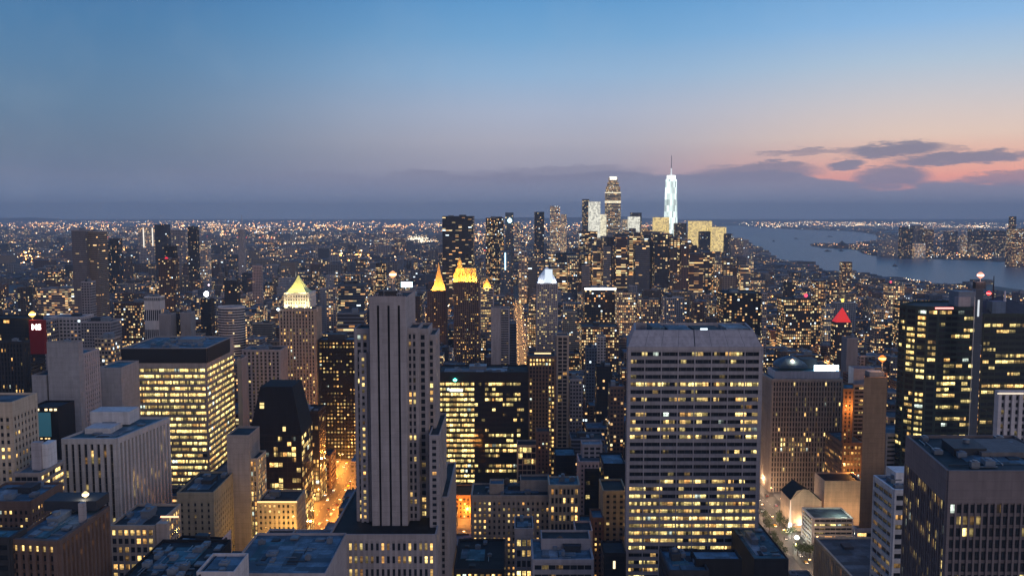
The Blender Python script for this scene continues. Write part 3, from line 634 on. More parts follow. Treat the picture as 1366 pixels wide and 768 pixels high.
hero('office_tower', 'brown tower with pale central ribs and bright corner windows beside the black banded block', 'office tower',
     [px(705, 741, 475, 820, dep=30, st=S('ribs', bw=3.2, ww=.6, lit=.3, pd=.9, zoneu=True, zone=lambda u, v: .85 if v > .92 else (.55 if u < .18 or u > .72 else .02), hue=.55, lvl=1.3), col='brown', roof='black')],
     extra=box_part('crown_light', 713, 735, 470.5, 472, 822, .8, emit_mat((1, .7, .35), 1.6)), yb=640)
hero('office_tower', 'narrow brown tower with an open ladder-like frame at its top', 'office tower',
     [px(743, 758, 447, 900, dep=22, st=S('punched', bw=5.2, ww=.8, fh=4, wh=.7, lit=.02, pd=.9, sd=.7, zone=lambda u, v: .02), col='warm', roof='dark')], yb=620)
hero('stone_tower', 'slim grey tower with a white glowing pointed glass roof', 'office tower',
     [px(716, 744, 378, 1350, dep=30, st=S('punched', bw=3.3, ww=.5, fh=3.6, lit=.45, hue=.85, run=.1), col='grey', roof='dark')],
     extra=many(pyramid(717, 743, 378, 356, 1352, 28, SILVER, 'pointed_roof', 4, 1.5, tx=730, light=(11000, (.8, .88, 1))), box_part('lit_fin', 727, 737, 359, 377, 1350.5, .8, emit_mat((.8, .9, 1), .9))), yb=465)
hero('stone_tower', 'slim brown tower with a gold-lit curved spire roof left of the wider gold-roofed tower', 'office tower',
     [px(570, 595, 388, 1500, dep=34, st=S('punched', bw=3.3, ww=.4, fh=3.6, lit=.14, hue=.4, run=0), col='brown', roof='dark')],
     extra=many(pyramid(574, 593, 387.5, 352, 1506, 24, GOLD, 'gold_roof', 5, .7, tx=584.5, light=(55000, (1, .50, .12))), mast(585, 350, 353, 1518, .9, GOLD, 'finial')), yb=460)
hero('stone_tower', 'wider brown tower with a steep gold-lit crown and small gilded turret', 'office tower',
     [px(605, 639, 376, 1450, dep=42, st=S('punched', bw=3.4, ww=.5, fh=3.6, lit=.3, hue=.4, run=.1), col='brown', roof='dark')],
     extra=many(pyramid(603.5, 636.5, 376.5, 340, 1452, 38, GOLD, 'gold_roof', 1, 1, light=(330000, (1, .48, .07))) if False else (lambda root, off, top: [
         (lambda m: (m.prism(rect(xat(604, 376, 1452) - off[0], xat(637, 376, 1452) - off[0], 1452 - off[1], 1488 - off[1]), zat(376.5, 1452), zat(358, 1452), 0, True, rect(xat(608, 358, 1452) - off[0], xat(634, 358, 1452) - off[0], 1458 - off[1], 1482 - off[1])), m.build('gold_roof', GOLD, root)))(MB()),
         *[(lambda m, xx: (m.prism(rect(xat(xx, 376, 1452) - off[0] - .6, xat(xx, 376, 1452) - off[0] + .6, 1450.4 - off[1], 1456 - off[1]), zat(376, 1452), zat(364, 1452)), m.build('gold_dormer', GOLD, root)))(MB(), xx) for xx in (606, 611, 616, 621, 626, 631, 635)],
         (lambda m: (m.cyl(xat(613, 358, 1462) - off[0], 1466 - off[1], zat(358, 1466), zat(350, 1466), 5, 4, 8), m.cyl(xat(613, 358, 1462) - off[0], 1466 - off[1], zat(350, 1466), zat(343, 1466), 4.2, .3, 8), m.build('gold_turret', GOLD, root)))(MB()),
         *[spot_up('crown_floodlight', (xat(x, 376, 1440) - off[0], 1441 - off[1], zat(376, 1440)), 50000, (1, .50, .12), root, (0, .5, 1)) for x in (606, 620, 634)],
         point_light('crown_floodlight', (xat(613, 352, 1450) - off[0], 1448 - off[1], zat(357, 1450)), 12000, (1, .5, .08), 1.5, root)])), yb=490)
hero('office_tower', 'grey tower with a small round gold-lit dome right of the gold-crowned towers', 'office tower',
     [px(641, 658, 384, 1700, dep=30, st=S('bands', bw=4, lit=.5, fh=5, hue=.6), col='grey', roof='dark')],
     extra=lambda root, off, top: [(lambda m: ([m.cyl(xat(649.5, 382, 1712) - off[0], 1712 - off[1], zat(384 - i * 3.2, 1712), zat(384 - (i + 1) * 3.2, 1712), [8.5, 8.3, 6.6, 3.2][i], [8.3, 6.6, 3.2, .3][i], 12) for i in range(4)], m.build('dome', GOLD, root)))(MB()),
         *[spot_up('dome_floodlight', (xat(x, 383, 1694) - off[0], 1694 - off[1], zat(384, 1694)), 45000, (1, .5, .08), root, (0, .6, 1)) for x in (646, 653)]], yb=440)
hero('slab_block', 'plain windowless mauve slab right of the gold-crowned towers', 'tower block',
     [px(655, 667.5, 410, 1250, dep=20, st=None, col='mauve', roof='dark'), px(667.8, 679, 411, 1256, dep=26, st=S('bands', bw=3, fh=3.4, lit=.05), col='grey', roof='dark')], yb=490)
hero('office_tower', 'blue-grey plain tower by the bright avenue beyond the black banded block', 'office tower',
     [px(679.5, 689, 430, 1300, dep=26, st=S('curtain', lit=.02), col='blue', roof='dark')], yb=480)
# ---- big banded slab right of centre
def mansard(root, off, top):
    d = 520; z0, z1 = zat(462, d), zat(440, d + 7)
    A = rect(xat(838, 462, d) - off[0], xat(1016, 462, d) - off[0], d - off[1], d + 50 - off[1]); T = rect(xat(846, 440, d + 7) - off[0], xat(1005, 440, d + 7) - off[0], d + 7 - off[1], d + 43 - off[1])
    A[2] = (A[2][0] + 6.7, A[2][1]); A[3] = (A[3][0] + 6.7, A[3][1]); T[2] = (T[2][0] + 5, T[2][1]); T[3] = (T[3][0] + 5, T[3][1])
    m = MB(); n = 4
    for i in range(n):
        a, b = A[i], A[(i + 1) % n]; c, e = T[(i + 1) % n], T[i]
        m.quad((*a, z0), (*b, z0), (*c, z1), (*e, z1)); m.quad((*T[i], z1), (*T[(i + 1) % n], z1), (*inset(T, .8)[(i + 1) % n], z1), (*inset(T, .8)[i], z1)); m.quad((*inset(T, .8)[(i + 1) % n], z1), (*inset(T, .8)[(i + 1) % n], z1 - 6), (*inset(T, .8)[i], z1 - 6), (*inset(T, .8)[i], z1))
    m.build('sloping_crown', wall_mat(WC['grey']), root)
    m = MB(); k = inset(T, .8); m.poly([(*p, z1 - 6) for p in k]); m.build('roof_well', roof_mat(RC['black']), root)
    for s in range(1, 8):
        f = s / 8; a = (A[0][0] + (A[1][0] - A[0][0]) * f, A[0][1]); b = (T[0][0] + (T[1][0] - T[0][0]) * f, T[0][1]); m = MB()
        w_ = .6 if s == 4 else .14
        m.quad((a[0] - w_ / 2, a[1] - .06, z0), (a[0] + w_ / 2, a[1] - .06, z0), (b[0] + w_ / 2, b[1] - .06, z1 + .02), (b[0] - w_ / 2, b[1] - .06, z1 + .02)); m.build('panel_joint', DARKM, root)
    for (xa, xb, h, mt) in ((868, 884, 4, RC['blue']), (890, 920, 2, RC['blue']), (925, 960, 1.5, RC['dark']), (966, 996, 3, RC['light'])):
        m = MB(); m.box(xat(xa, 436, 540) - off[0], xat(xb, 436, 540) - off[0], 533 - off[1], 556 - off[1], z1 - 6, z1 - 2 + h * .7); m.build('cooling_unit', roof_mat(mt), root)
    m = MB(); m.box(xat(931, 437, 540) - off[0], xat(940, 437, 540) - off[0], 532 - off[1], 533 - off[1], z1 - 1.2, z1 + .3); m.build('roof_lamp', emit_mat(COOLW, 2.0), root)
hero('office_tower', 'wide pale slab tower with dark horizontal window bands and a sloping blank crown', 'office tower',
     [px(838, 1016, 462, 520, dep=50, skew=True, st=S('bands', bw=3.36, ww=.985, fh=4.63, wh=.52, pd=.08, sd=.9, cb=1.6, tb=2.2, lit=.18, run=.72, lvl=1.15, hue=.8, rows=[(4, 4, 2), (6, 6, .7), (8, 8, .8), (10, 11, 1), (18, 18, .5), (20, 21, 1.5), (22, 22, 2.5), (23, 23, 2.2), (24, 24, 5), (25, 25, .8)], zone=lambda u, v: .12 if v > .6 else .2), col='grey', roof='black')],
     extra=many(mansard, lambda root, off, top: [(lambda m: (m.box(xat(838, 462, 520) + (xat(1016, 462, 520) - xat(838, 462, 520)) * i / 8 - .3 - off[0], xat(838, 462, 520) + (xat(1016, 462, 520) - xat(838, 462, 520)) * i / 8 + .3 - off[0], 519.0 - off[1], 519.9 - off[1], 0, zat(463, 520)), m.build('pier', wall_mat(WC['grey']), root)))(MB()) for i in range(9)]), yb=768)
hero('office_block', 'flat blue-roofed block with dark skylight squares in front of the wide banded slab tower', 'office block',
     [px(893, 945, 760, 385, dep=26, st=S('punched', lit=.1), col='dark', roof='blue'), px(928, 990, 745, 392, dep=12, st=None, col='black', roof='blue')],
     extra=many(*[box_part('skylight', a, a + 9, 747, 752, 398, 6, DARKM) for a in (904, 915, 926)], box_part('lit_hatch', 929, 941, 757, 764, 391, .4, emit_mat((1, .8, .5), 1.2))), roofn=4)
# ---- right of it
def sign52(root, off, top):
    m = MB(); d = 806; m.box(xat(1086.5, 487, d) - off[0], xat(1119, 487, d) - off[0], d - off[1], d + 1 - off[1], zat(496, d), zat(487, d)); m.build('roof_sign', emit_mat((.62, .88, 1.0), 4.0), root)
    point_light('sign_glow', (xat(1103, 490, d - 3) - off[0], d - 4 - off[1], zat(490, d)), 5000, (.3, .65, 1), 2, root)
hero('office_tower', 'broad pale ribbed tower with a glowing blue-white sign on its roof', 'office tower',
     [px(1030, 1124, 505, 790, xs=1017, st=S('fineribs', bw=2.7, fh=4.6, ww=.55, pd=.9, tb=2.6, lit=.13, hue=.75, zoneu=True, zone=lambda u, v: (.5 if .36 < v < .5 else .08) if u < .5 else (.07 if v < .6 else .03)), col='warm', roof='teal'),
      px(1034, 1120, 495, 798, dep=24, st=None, col='pale', roof='teal')],
     extra=many(sign52, beacon(1057, 481, 808, 1.5, (1, .75, .5), 2500, 'roof_lamp', 3), pyramid(1040, 1078, 491, 476, 804, 22, roof_mat(RC['blue']), 'vaulted_roof', 4, 2.2), box_part('plant_room', 1070, 1090, 479, 491, 816, 14, DARKM)), yb=655, roofn=5)
SAND = (.60, .46, .33)
hero('theatre_hall', 'windowless sand-coloured cube with a dark sloping roof by the lit green plaza', 'hall',
     [px(1100, 1152, 641, 700, dep=24, st=None, colr=SAND, roof='black')], yb=686,
     extra=lambda root, off, top: [point_light('wall_floodlight', (xat(x, 690, 688) - off[0], 684 - off[1], 9), 7000, (1, .60, .32), 1, root) for x in (1112, 1140)])
def gable(root, off, top):
    d = 690; X0, X1 = xat(1055, 668, d) - off[0], xat(1096, 668, d) - off[0]; z1, z2 = zat(666, d), zat(652, d); xm = xat(1071, 652, d) - off[0]; Y0, Y1 = d - off[1], d + 26 - off[1]
    m = MB(); m.poly([(X0, Y0, 0), (X1, Y0, 0), (X1, Y0, z1 - 1.5), (xm + 5, Y0, z2 - .5), (xm, Y0, z2), (xm - 5, Y0, z2 - 1.5), (X0, Y0, z1)]); m.quad((X0, Y1, 0), (X0, Y0, 0), (X0, Y0, z1), (X0, Y1, z1)); m.quad((X1, Y0, 0), (X1, Y1, 0), (X1, Y1, z1), (X1, Y0, z1)); m.build('gable_wall', wall_mat(SAND), root)
    m = MB(); m.quad((X0 - .6, Y0 - .4, z1 - .1), (xm, Y0 - .4, z2 + .3), (xm, Y1, z2 + .3), (X0 - .6, Y1, z1 - .1)); m.quad((xm, Y0 - .4, z2 + .3), (X1 + .6, Y0 - .4, z1 - 1.4), (X1 + .6, Y1, z1 - 1.4), (xm, Y1, z2 + .3)); m.build('roof', roof_mat(RC['black']), root)
    m = MB(); m.box(X0, X1, Y0 - 5, Y0 - .3, 6, 6.6); m.build('canopy', wall_mat(WC['pale']), root)
    m = MB(); m.box(X0 + 1, X1 - 1, Y0 - .32, Y0 - .02, 3.2, 4.6); m.build('lit_window_band', emit_mat((1, .5, .15), .9), root)
hero('theatre_hall', 'sand-coloured hall with a pointed gable front by the lit green plaza', 'hall',
     [px(1055, 1096, 669, 697, dep=20, st=None, colr=SAND, roof='black', skip=True)], extra=gable, yb=686)
hero('pavilion', 'small layered pavilion with white roof lamps between the sand-coloured halls', 'pavilion',
     [px(1085, 1138, 690, 655, dep=24, st=S('bands', bw=4, fh=3.2, lit=.5, tb=.6, sd=.9), col='pale', roof='gravel')],
     extra=many(box_part('lamp', 1108, 1131, 684.5, 687, 668, 4, emit_mat((.9, 1, .85), 2.5)), lambda root, off, top: point_light('lamp_light', (xat(1120, 684, 660) - off[0], 660 - off[1], top + 6), 7000, (.85, 1, .75), 1, root)), yb=705)
hero('office_block', 'long blue-grey flat roof with one small box on it, at the bottom right', 'office block',
     [dict(P=rect(203, 262, 432, 560), z0=0, z1=45, st=S('fullribs', bw=3, fh=4, ww=.45, lit=.35, hue=.4, lvl=.6), col='beige', roof='gravel', flatroof=True)],
     extra=many(lambda root, off, top: [(lambda m: (m.box(232 - off[0], 241 - off[0], 497 - off[1], 505 - off[1], 43.5, 47.5), m.build('roof_box', wall_mat(WC['beige']), root)))(MB()),
         (lambda m: (m.box(215 - off[0], 221 - off[0], 541 - off[1], 548 - off[1], 43.5, 45.5), m.build('skylight', DARKM, root)))(MB())]))
hero('office_block', 'low dark-roofed block with pale green window bands beside the striped white block', 'office block',
     [px(1142, 1170, 704, 600, xs=1138, st=S('bands', lit=.15, fh=5), col='pale', roof='black')], yb=740)
hero('office_block', 'low teal-roofed block at the foot of the wide banded slab tower', 'office block',
     [px(1006, 1052, 745, 470, dep=60, st=None, col='dark', roof='teal')], roofn=8)
hero('office_block', 'white block striped with dark slanting window bands next to the big dark corner tower', 'office block',
     [px(1193, 1240, 652, 440, xs=1166, st=S('bands', bw=6.5, fh=5.2, wh=.52, sd=.7, lit=.16, hue=.25, lvl=.55), col='white', roof='blue')],
     extra=box_part('roof_room', 1195, 1222, 630, 651, 452, 12, wall_mat(WC['white'])), yb=768, roofn=3)
hero('slab_block', 'tall plain brown windowless slab topped by a glowing orange lamp', 'tower block',
     [px(1153, 1184, 503, 600, dep=18, skew=True, st=None, colr=(.26, .165, .10), roof='dark')],
     extra=many(beacon(1177, 478, 606, 2.3, (1, .40, .10), 20000, st=1.7), box_part('top_frame', 1160, 1180, 496, 503, 604, 8, METAL)), yb=690)
hero('office_tower', 'big dark brown ribbed tower filling the bottom right corner', 'office tower',
     [cor((1430, 627), (1265, 627), (1210, 580), 330, st=S('fullribs', bw=2.6, fh=4.6, ww=.7, wh=.72, pd=.5, tb=13, sd=.12, lit=.1, hue=.9, run=.5, pier_every=3, zone=lambda u, v: .22 if .55 < v < .95 else .04), colr=(.17, .14, .14), roof='dark')],
     extra=many(box_part('roof_plinth', 1310, 1392, 603, 618, 352, 22, wall_mat((.14, .13, .13))), box_part('roof_plant', 1262, 1285, 601, 607, 372, 7, METAL), box_part('roof_plant', 1240, 1256, 590, 597, 384, 6, METAL)), roofn=14, yb=768)
def curved(root, off, top):
    pass
CB = []
def glass_curve():
    d = 620; x0 = xat(1250, 410, d); x1 = xat(1306, 410, d); r = 34
    P = []
    for i in range(7):
        a = rad(90 * i / 6); P.append((x0 - r * math.sin(rad(90) - a) + 0, d + r - r * math.sin(a)))
    return P
_x0 = xat(1252, 410, 620); _x1 = xat(1305, 410, 620)
GC = [(_x0 - 19, 640), (_x0 - 17.5, 632), (_x0 - 13, 625.5), (_x0 - 7, 621.5), (_x0, 620), (_x1, 620), (_x1 + 22, 664), (_x0 + 3, 664)]
hero('glass_tower', 'dark green glass tower with a rounded corner, white and yellow lit floors', 'office tower',
     [dict(P=GC, z0=0, z1=zat(409, 620), st=S('curtain', bw=4.2, ww=.95, wh=.55, fh=4.3, pd=.1, sd=.2, lit=.3, run=.6, hue=.8, lvl=1.2), colr=(.03, .05, .05), roof='dark')],
     extra=many(box_part('roof_neon', 1248, 1272, 410, 412, 617, .5, emit_mat((1, .25, .22), 3)), box_part('plant_room', 1279, 1302, 389, 409, 634, 14, ROOFBOX), box_part('lift_tower', 1279, 1295, 396, 410, 630, 6, wall_mat(WC['grey']))), yb=580)
hero('glass_tower', 'wide dark glass tower with a hipped dark crown at the right edge', 'office tower',
     [px(1312, 1400, 418, 640, dep=45, skew=True, st=S('curtain', bw=5, ww=.94, wh=.5, fh=4.5, pd=.12, sd=.2, lit=.28, run=.6, hue=.75, lvl=1.1), colr=(.04, .05, .045), roof='dark')],
     extra=many(pyramid(1314, 1396, 418, 398, 642, 40, wall_mat((.05, .055, .07)), 'hipped_crown', 1, 1), box_part('dormer', 1324, 1342, 402, 418, 641, 8, wall_mat(WC['blue'])), beacon(1319, 391, 655, 1.5, (1, .08, .08), 0, 'red_lamp', 3), mast(1326, 368, 400, 655, .8, DARKM), mast(1341, 388, 402, 650, 1.2, wall_mat(WC['white']))), yb=575)
hero('mast_tower', 'slender dark shaft with a glowing lamp on top in front of the glass towers', 'mast',
     [px(1302, 1312, 385, 600, dep=4, skew=True, st=None, colr=(.07, .08, .10), roof='dark')],
     extra=many(beacon(1308, 367, 603, 2.1, (1, .50, .38), 9000, st=1.7), box_part('edge_strip', 1300.4, 1301.2, 396, 580, 599.5, .5, STEEL), box_part('light_strip', 1305, 1307, 400, 422, 599.4, .5, emit_mat((.8, .85, .9), .8)), box_part('head_frame', 1302, 1315, 376, 385, 601, 4, DARKM)), yb=580)
hero('office_block', 'pale ribbed block with a lit cornice cut off by the right edge', 'office block',
     [px(1331, 1420, 521, 480, xs=1327, st=S('ribs', bw=4, fh=4, ww=.5, pd=1.2, lit=.12, hue=.6), col='pale', roof='dark')], extra=box_part('cornice_light', 1331, 1366, 524, 525.5, 478.4, .4, emit_mat((1, .85, .65), 1.0)), yb=590)
hero('office_block', 'ribbed-shelf grey block with long shadowed floors behind the big dark corner tower', 'office block',
     [px(1182, 1216, 577, 640, dep=30, st=S('bands', fh=3.4, lit=0, sd=.9), col='concrete', roof='blue')], yb=640)
hero('office_block', 'round-fronted block with a bright cream lit hall near the rounded glass tower', 'office block',
     [px(1186, 1214, 556, 700, dep=26, st=S('bands', fh=5, lit=.3, hue=.4), col='warm', roof='gravel')], extra=box_part('lit_hall', 1194, 1213, 560, 568, 698.8, .8, emit_mat((1, .72, .38), 1.1)), yb=580)
hero('apartment_block', 'flat grey slab with a pale rooftop box left of the brown windowless slab', 'apartment block',
     [px(1139, 1165, 512, 760, dep=20, skew=True, st=S('bands', fh=3.6, bw=4, lit=.1), col='grey', roof='dark'), px(1139, 1167, 491, 764, dep=12, st=None, col='pale', roof='blue')], yb=570)
hero('apartment_block', 'rust brown block edged with orange lamps beside the tower with the blue-white sign', 'apartment block',
     [px(1125, 1138, 518, 740, dep=24, skew=True, st=S('punched', lit=.3, hue=.2), colr=(.30, .16, .08), roof='teal')], yb=570, extra=lambda root, off, top: point_light('wall_lamp', (xat(1137, 540, 735) - off[0], 733 - off[1], zat(545, 735)), 9000, ORANGE, .6, root))
hero('office_block', 'low block with a gilded row of arched windows behind the sand-coloured halls', 'office block',
     [px(1124, 1155, 590, 735, dep=40, st=S('punched', bw=3, ww=.6, fh=5, lit=.7, hue=.25), col='brown', roof='blue')], yb=640, roofn=4, extra=lambda root, off, top: point_light('wall_lamp', (xat(1140, 600, 725) - off[0], 722 - off[1], 40), 16000, ORANGE, .6, root))
hero('tower_block', 'brown flat-sided tower left of the rounded green glass tower', 'tower block',
     [px(1202, 1217, 470, 800, dep=18, skew=True, st=None, colr=(.24, .15, .11), roof='teal')], yb=560)
# ---- bottom middle
hero('office_block', 'stepped stone block with small lit windows in the middle of the bottom edge', 'office block',
     [px(629, 735, 660, 600, dep=28, st=S('punched', bw=3.4, ww=.42, fh=4.2, lit=.35, hue=.45, tb=4, zoneu=True, zone=lambda u, v: .95 if u < .2 and v < .85 else .42), col='warm', roof='dark'),
      px(694, 733, 640, 612, dep=14, st=None, col='warm', roof='dark'), px(653, 672, 645, 606, dep=12, st=None, col='warm', roof='blue')], yb=735, roofn=9, tank=True)
hero('office_block', 'narrow block with two tall lit window rows in front of the stepped stone block', 'office block',
     [px(687, 711, 704, 520, dep=22, st=S('punched', bw=3, ww=.72, fh=6, wh=.6, lit=.2, rows=[(0, 1, 1.0)], hue=.7, lvl=1.5, tb=6), col='mauve', roof='dark')], roofn=3)
hero('office_block', 'grey block with raised plant rooms and a sunken blue roof at the bottom centre', 'office block',
     [px(711, 791, 745, 470, dep=30, st=S('bands', bw=4, fh=5, lit=.1), col='grey', roof='blue'), px(722, 788, 718, 486, dep=14, st=None, col='grey', roof='dark')], roofn=6, tank=True)
hero('office_block', 'pale stepped beige block with a dark recessed window centre', 'office block',
     [px(773, 805, 615, 690, dep=24, st=S('punched', bw=3.2, lit=.04), col='pink', roof='gravel'), px(777, 803, 592, 705, dep=14, st=S('punched', bw=5, ww=.7, lit=.02), col='grey', roof='light'),
      px(780, 800, 625, 688.5, dep=1, st=S('curtain', lit=.08, pd=.05, sd=.05), col='black', roof='black')], yb=690)
hero('office_block', 'cream-ribbed block glowing along its lower two window rows', 'office block',
     [px(733, 773, 646, 590, dep=20, st=S('ribs', bw=2.6, fh=6, ww=.6, pd=.4, lit=.1, rows=[(2, 3, 1.0)], hue=.4, lvl=1.3), col='beige', roof='teal')], yb=705, roofn=2)
hero('office_block', 'black glass block with a teal roof left of the pale stepped beige block', 'office block',
     [px(741, 768, 607, 720, dep=24, st=S('curtain', lit=.02, pd=.05, sd=.05), col='black', roof='teal')], yb=645)
hero('apartment_block', 'blank sand-brown party wall block beside the wide banded slab tower', 'apartment block',
     [px(805, 835, 654, 560, dep=26, st=S('punched', bw=4.5, lit=.2, zoneu=True, zone=lambda u, v: .35 if u < .35 else 0), colr=(.42, .29, .18), roof='black')], yb=735)
hero('office_block', 'black glass block with faint windows above the sand-brown party wall', 'office block',
     [px(805, 834, 618, 640, dep=30, st=S('curtain', bw=3, lit=.04, pd=.05, sd=.05), col='black', roof='blue')], yb=655)
hero('apartment_block', 'narrow brick block with a pale inset tower front at the bottom centre', 'apartment block',
     [px(768, 790, 707, 545, dep=18, st=S('punched', bw=4, lit=.1), col='pink', roof='dark'), px(790.5, 805, 690, 556, dep=18, st=S('punched', bw=3.4, lit=.4, hue=.5), col='brick', roof='blue')], yb=768)
hero('office_block', 'black block with one short lit strip at the bottom, left of the wide banded slab', 'office block',
     [px(806, 835, 737, 500, dep=20, st=S('curtain', lit=.02, pd=.05, sd=.05), col='black', roof='dark')], extra=box_part('lit_window', 818, 821, 748, 758, 499.5, .4, emit_mat((1, .8, .5), 1.5)))
hero('low_block', 'low black-roofed block with a lit window row beside the slotted stone tower', 'office block',
     [px(606, 672, 758, 520, dep=50, st=S('punched', bw=3.6, ww=.6, fh=5, lit=.9, hue=.6, lvl=1.4), col='dark', roof='black')], roofn=4)
hero('apartment_block', 'brick block washed orange by the side street right of the slotted stone tower', 'apartment block',
     [px(606, 628, 660, 720, dep=30, st=S('punched', bw=3, ww=.5, lit=.1, hue=.2), colr=(.38, .22, .12), roof='black')], yb=718, extra=lambda root, off, top: [point_light('street_glow', (xat(x, 700, 705) - off[0], 708 - off[1], z), p, (1, .36, .05), .8, root) for x, z, p in ((612, 12, 10000), (622, 26, 9000), (618, 8, 9000))])
# ---- bottom left roofs
hero('office_block', 'black cube with a blue roof and a salmon side wall at the bottom left', 'office block',
     [cor((224, 728), (286, 731), (303, 716), 385, st=None, col='black', roof='blue')],
     extra=many(box_part('side_wall', 286.6, 287.4, 729, 800, 385, 22, wall_mat(WC['pink'])), box_part('lit_window', 237, 261, 731, 735, 384.3, .4, emit_mat((1, .75, .35), 1.2)), box_part('window', 261.5, 266, 750, 754, 384.3, .4, emit_mat((1, .8, .5), 2)), box_part('window', 250, 259, 758, 762, 384.3, .4, emit_mat((1, .8, .5), 2))), roofn=3)
hero('low_block', 'wide low blue roof with dark square wells below the golden stone block', 'office block',
     [px(300, 434, 764, 395, dep=52, st=None, col='grey', roof='blue')],
     extra=many(box_part('roof_well', 300, 350, 747, 755, 420, 12, DARKM), box_part('roof_well', 362, 395, 752, 760, 408, 14, DARKM), box_part('roof_well', 345, 362, 746, 751, 425, 10, DARKM), mast(372, 740, 752, 424, .6)), roofn=6)
hero('low_block', 'tilted blue-edged roof box with a pale flank at the bottom edge', 'office block',
     [px(262, 312, 762, 350, dep=20, st=None, col='pale', roof='blue')], roofn=2)
hero('low_block', 'jumbled dark roof with pipes at the bottom edge below the block of big lit windows', 'office block',
     [px(160, 262, 772, 345, dep=44, st=None, col='black', roof='dark')], roofn=22)
hero('low_block', 'low dark rooftop with rounded tanks at the corner of the orange avenue', 'office block',
     [px(408, 438, 738, 585, dep=28, st=None, col='black', roof='black')], roofn=12)
hero('apartment_block', 'brown stone block with golden window strips under the brown central-ribbed tower', 'apartment block',
     [px(716, 733, 575, 760, dep=16, st=S('punched', lit=.2, hue=.3), col='brown', roof='dark')], yb=640)
# ------------------------------------------------------------------ middle and far towers: plain pixel boxes with window pattern in their facade material
MID = []
def mid(label, xl, xr, yt, d, lit=.2, cw=3.5, ch=4.0, col='blue', xs=None, dep=None, name='office_tower', cat='tower', extra=None, top=None, roof='dark', shape='box'):
    MID.append(dict(label=label, b=px(xl, xr, yt, d, xs=xs, dep=dep), lit=lit, cw=cw, ch=ch, col=col, name=name, cat=cat, extra=extra, top=top, roof=roof, shape=shape, d=d))
mid('tall grey residential tower with fine balcony lines, far left above the streets', 95, 114, 308, 1500, .05, 26, 3.5, 'grey', xs=None, dep=40)
mid('narrow right half of the tall grey residential tower on the far left', 114.3, 130, 310, 1510, .05, 26, 3.5, 'warm', dep=36)
mid('brown tower crowned with a dim red light, left third', 211, 232, 346, 1700, .12, 3.5, 4, 'brown', extra=[('red_lamp', 221, 345, 1700, 3.4, (1, .03, .06), 1.2)])
mid('slim dark tower rising behind the red-lit brown tower', 219, 232, 329, 1760, .03, 3, 4, 'dark')
mid('thin black tower with a narrow tip, far left horizon', 250, 262, 303, 2600, .06, 4, 4, 'black')
mid('black block on the far left beside the grey residential tower', 131, 143, 322, 2500, .1, 5, 5, 'black')
mid('second black block with teal speckles right of the residential tower', 144, 158, 319, 2550, .12, 5, 5, 'dark')
mid('pale slab edged with bright light strips, far left', 184, 206, 303, 3400, .2, 6, 6, 'pale', extra=[('light_strip', 191, 304, 3390, 2.0, (1, .9, .75), 1.2, 330), ('light_strip', 203, 304, 3390, 2.0, (1, .9, .75), 1.2, 328)])
mid('dark mushroom-topped tower on the far left skyline', 206, 222, 300, 3000, .06, 6, 6, 'dark')
mid('grey block with a pale face near the thin black tower', 224, 242, 307, 3300, .1, 6, 6, 'grey')
mid('small twin-finned lit tower near the left horizon', 263, 277, 322, 2700, .35, 5, 5, 'pale')
mid('tall white needle monument on the left horizon', 317, 325, 306, 3000, .02, 4, 4, 'pale', top=('spire', 321, 287), dep=24)
mid('small pinkish slab right of the white needle', 336, 348, 355, 2200, .02, 4, 4, 'pink')
mid('black glass tower with a white orb lamp on its roof', 267, 281, 400, 1400, .06, 3, 4, 'black', extra=[('orb_lamp', 274, 392, 1400, 4.6, (.9, .92, 1), 5), ('lamp', 278, 380, 1402, 1.6, (1, .7, .8), 3)])
mid('drum-shaped white block with dark floor lines, left of the pyramid-topped tower', 286, 322, 411, 1250, .06, 26, 3.8, 'white', shape='drum', roof='blue')
mid('dark slab behind the black tower with the orb lamp', 299, 316, 375, 1650, .05, 4, 4, 'dark')
mid('pale tower striped with white vertical fins, left middle ground', 192, 213, 397, 1300, .15, 3, 30, 'white')
mid('wide block glowing orange in its lower floors, left middle ground', 152, 186, 405, 1350, .35, 3.6, 4, 'brown')
mid('blank grey curved slab in the left middle ground', 212, 228, 420, 1150, .0, 4, 4, 'concrete')
mid('second blank curved slab with a lit slot beside it, left middle ground', 240, 254, 418, 1160, .0, 4, 4, 'concrete')
mid('narrow dark core with lit column between two curved slabs', 229, 239, 417, 1170, .35, 3, 4, 'dark')
mid('long low block with three warm window bands on the far left', 50, 90, 386, 1900, .6, 26, 5, 'grey')
mid('second low block of warm bands beside the long low block', 95, 108, 385, 1900, .6, 26, 5, 'grey')
mid('narrow pale tower below the grey residential tower', 108, 120, 377, 1300, .02, 4, 4, 'grey')
mid('flat-roofed hall with a long blue roof on the left', 20, 62, 428, 1150, .1, 5, 5, 'grey', roof='blue')
mid('white-walled hall beside the long blue roof', 64, 108, 424, 1180, .08, 5, 5, 'pale', roof='blue')
mid('brown block with lit windows beside the blue-roofed hall', 126, 150, 453, 850, .3, 3.2, 4, 'warm')
mid('dark banded block with a black central core on the left', 108, 148, 430, 1100, .05, 3.4, 4, 'grey')
mid('grey side block beside the glowing slab tower', 316, 322, 480, 800, .0, 3, 4, 'concrete')
mid('block with three lit upper rows behind the brown block, left of centre', 435, 448, 384, 1500, .4, 4, 4, 'grey', name='office_block')
mid('striped block with glowing bands above the stone tower shoulder', 449, 486, 380, 1520, .35, 27, 4, 'blue', name='office_block')
mid('bright lit block in front of the striped block', 450, 485, 418, 1200, .8, 28, 5, 'blue', name='office_block')
mid('stepped tower with glittering lights above the slotted stone tower', 501, 514, 352, 2000, .5, 3, 4, 'dark', top=('spire', 508, 346))
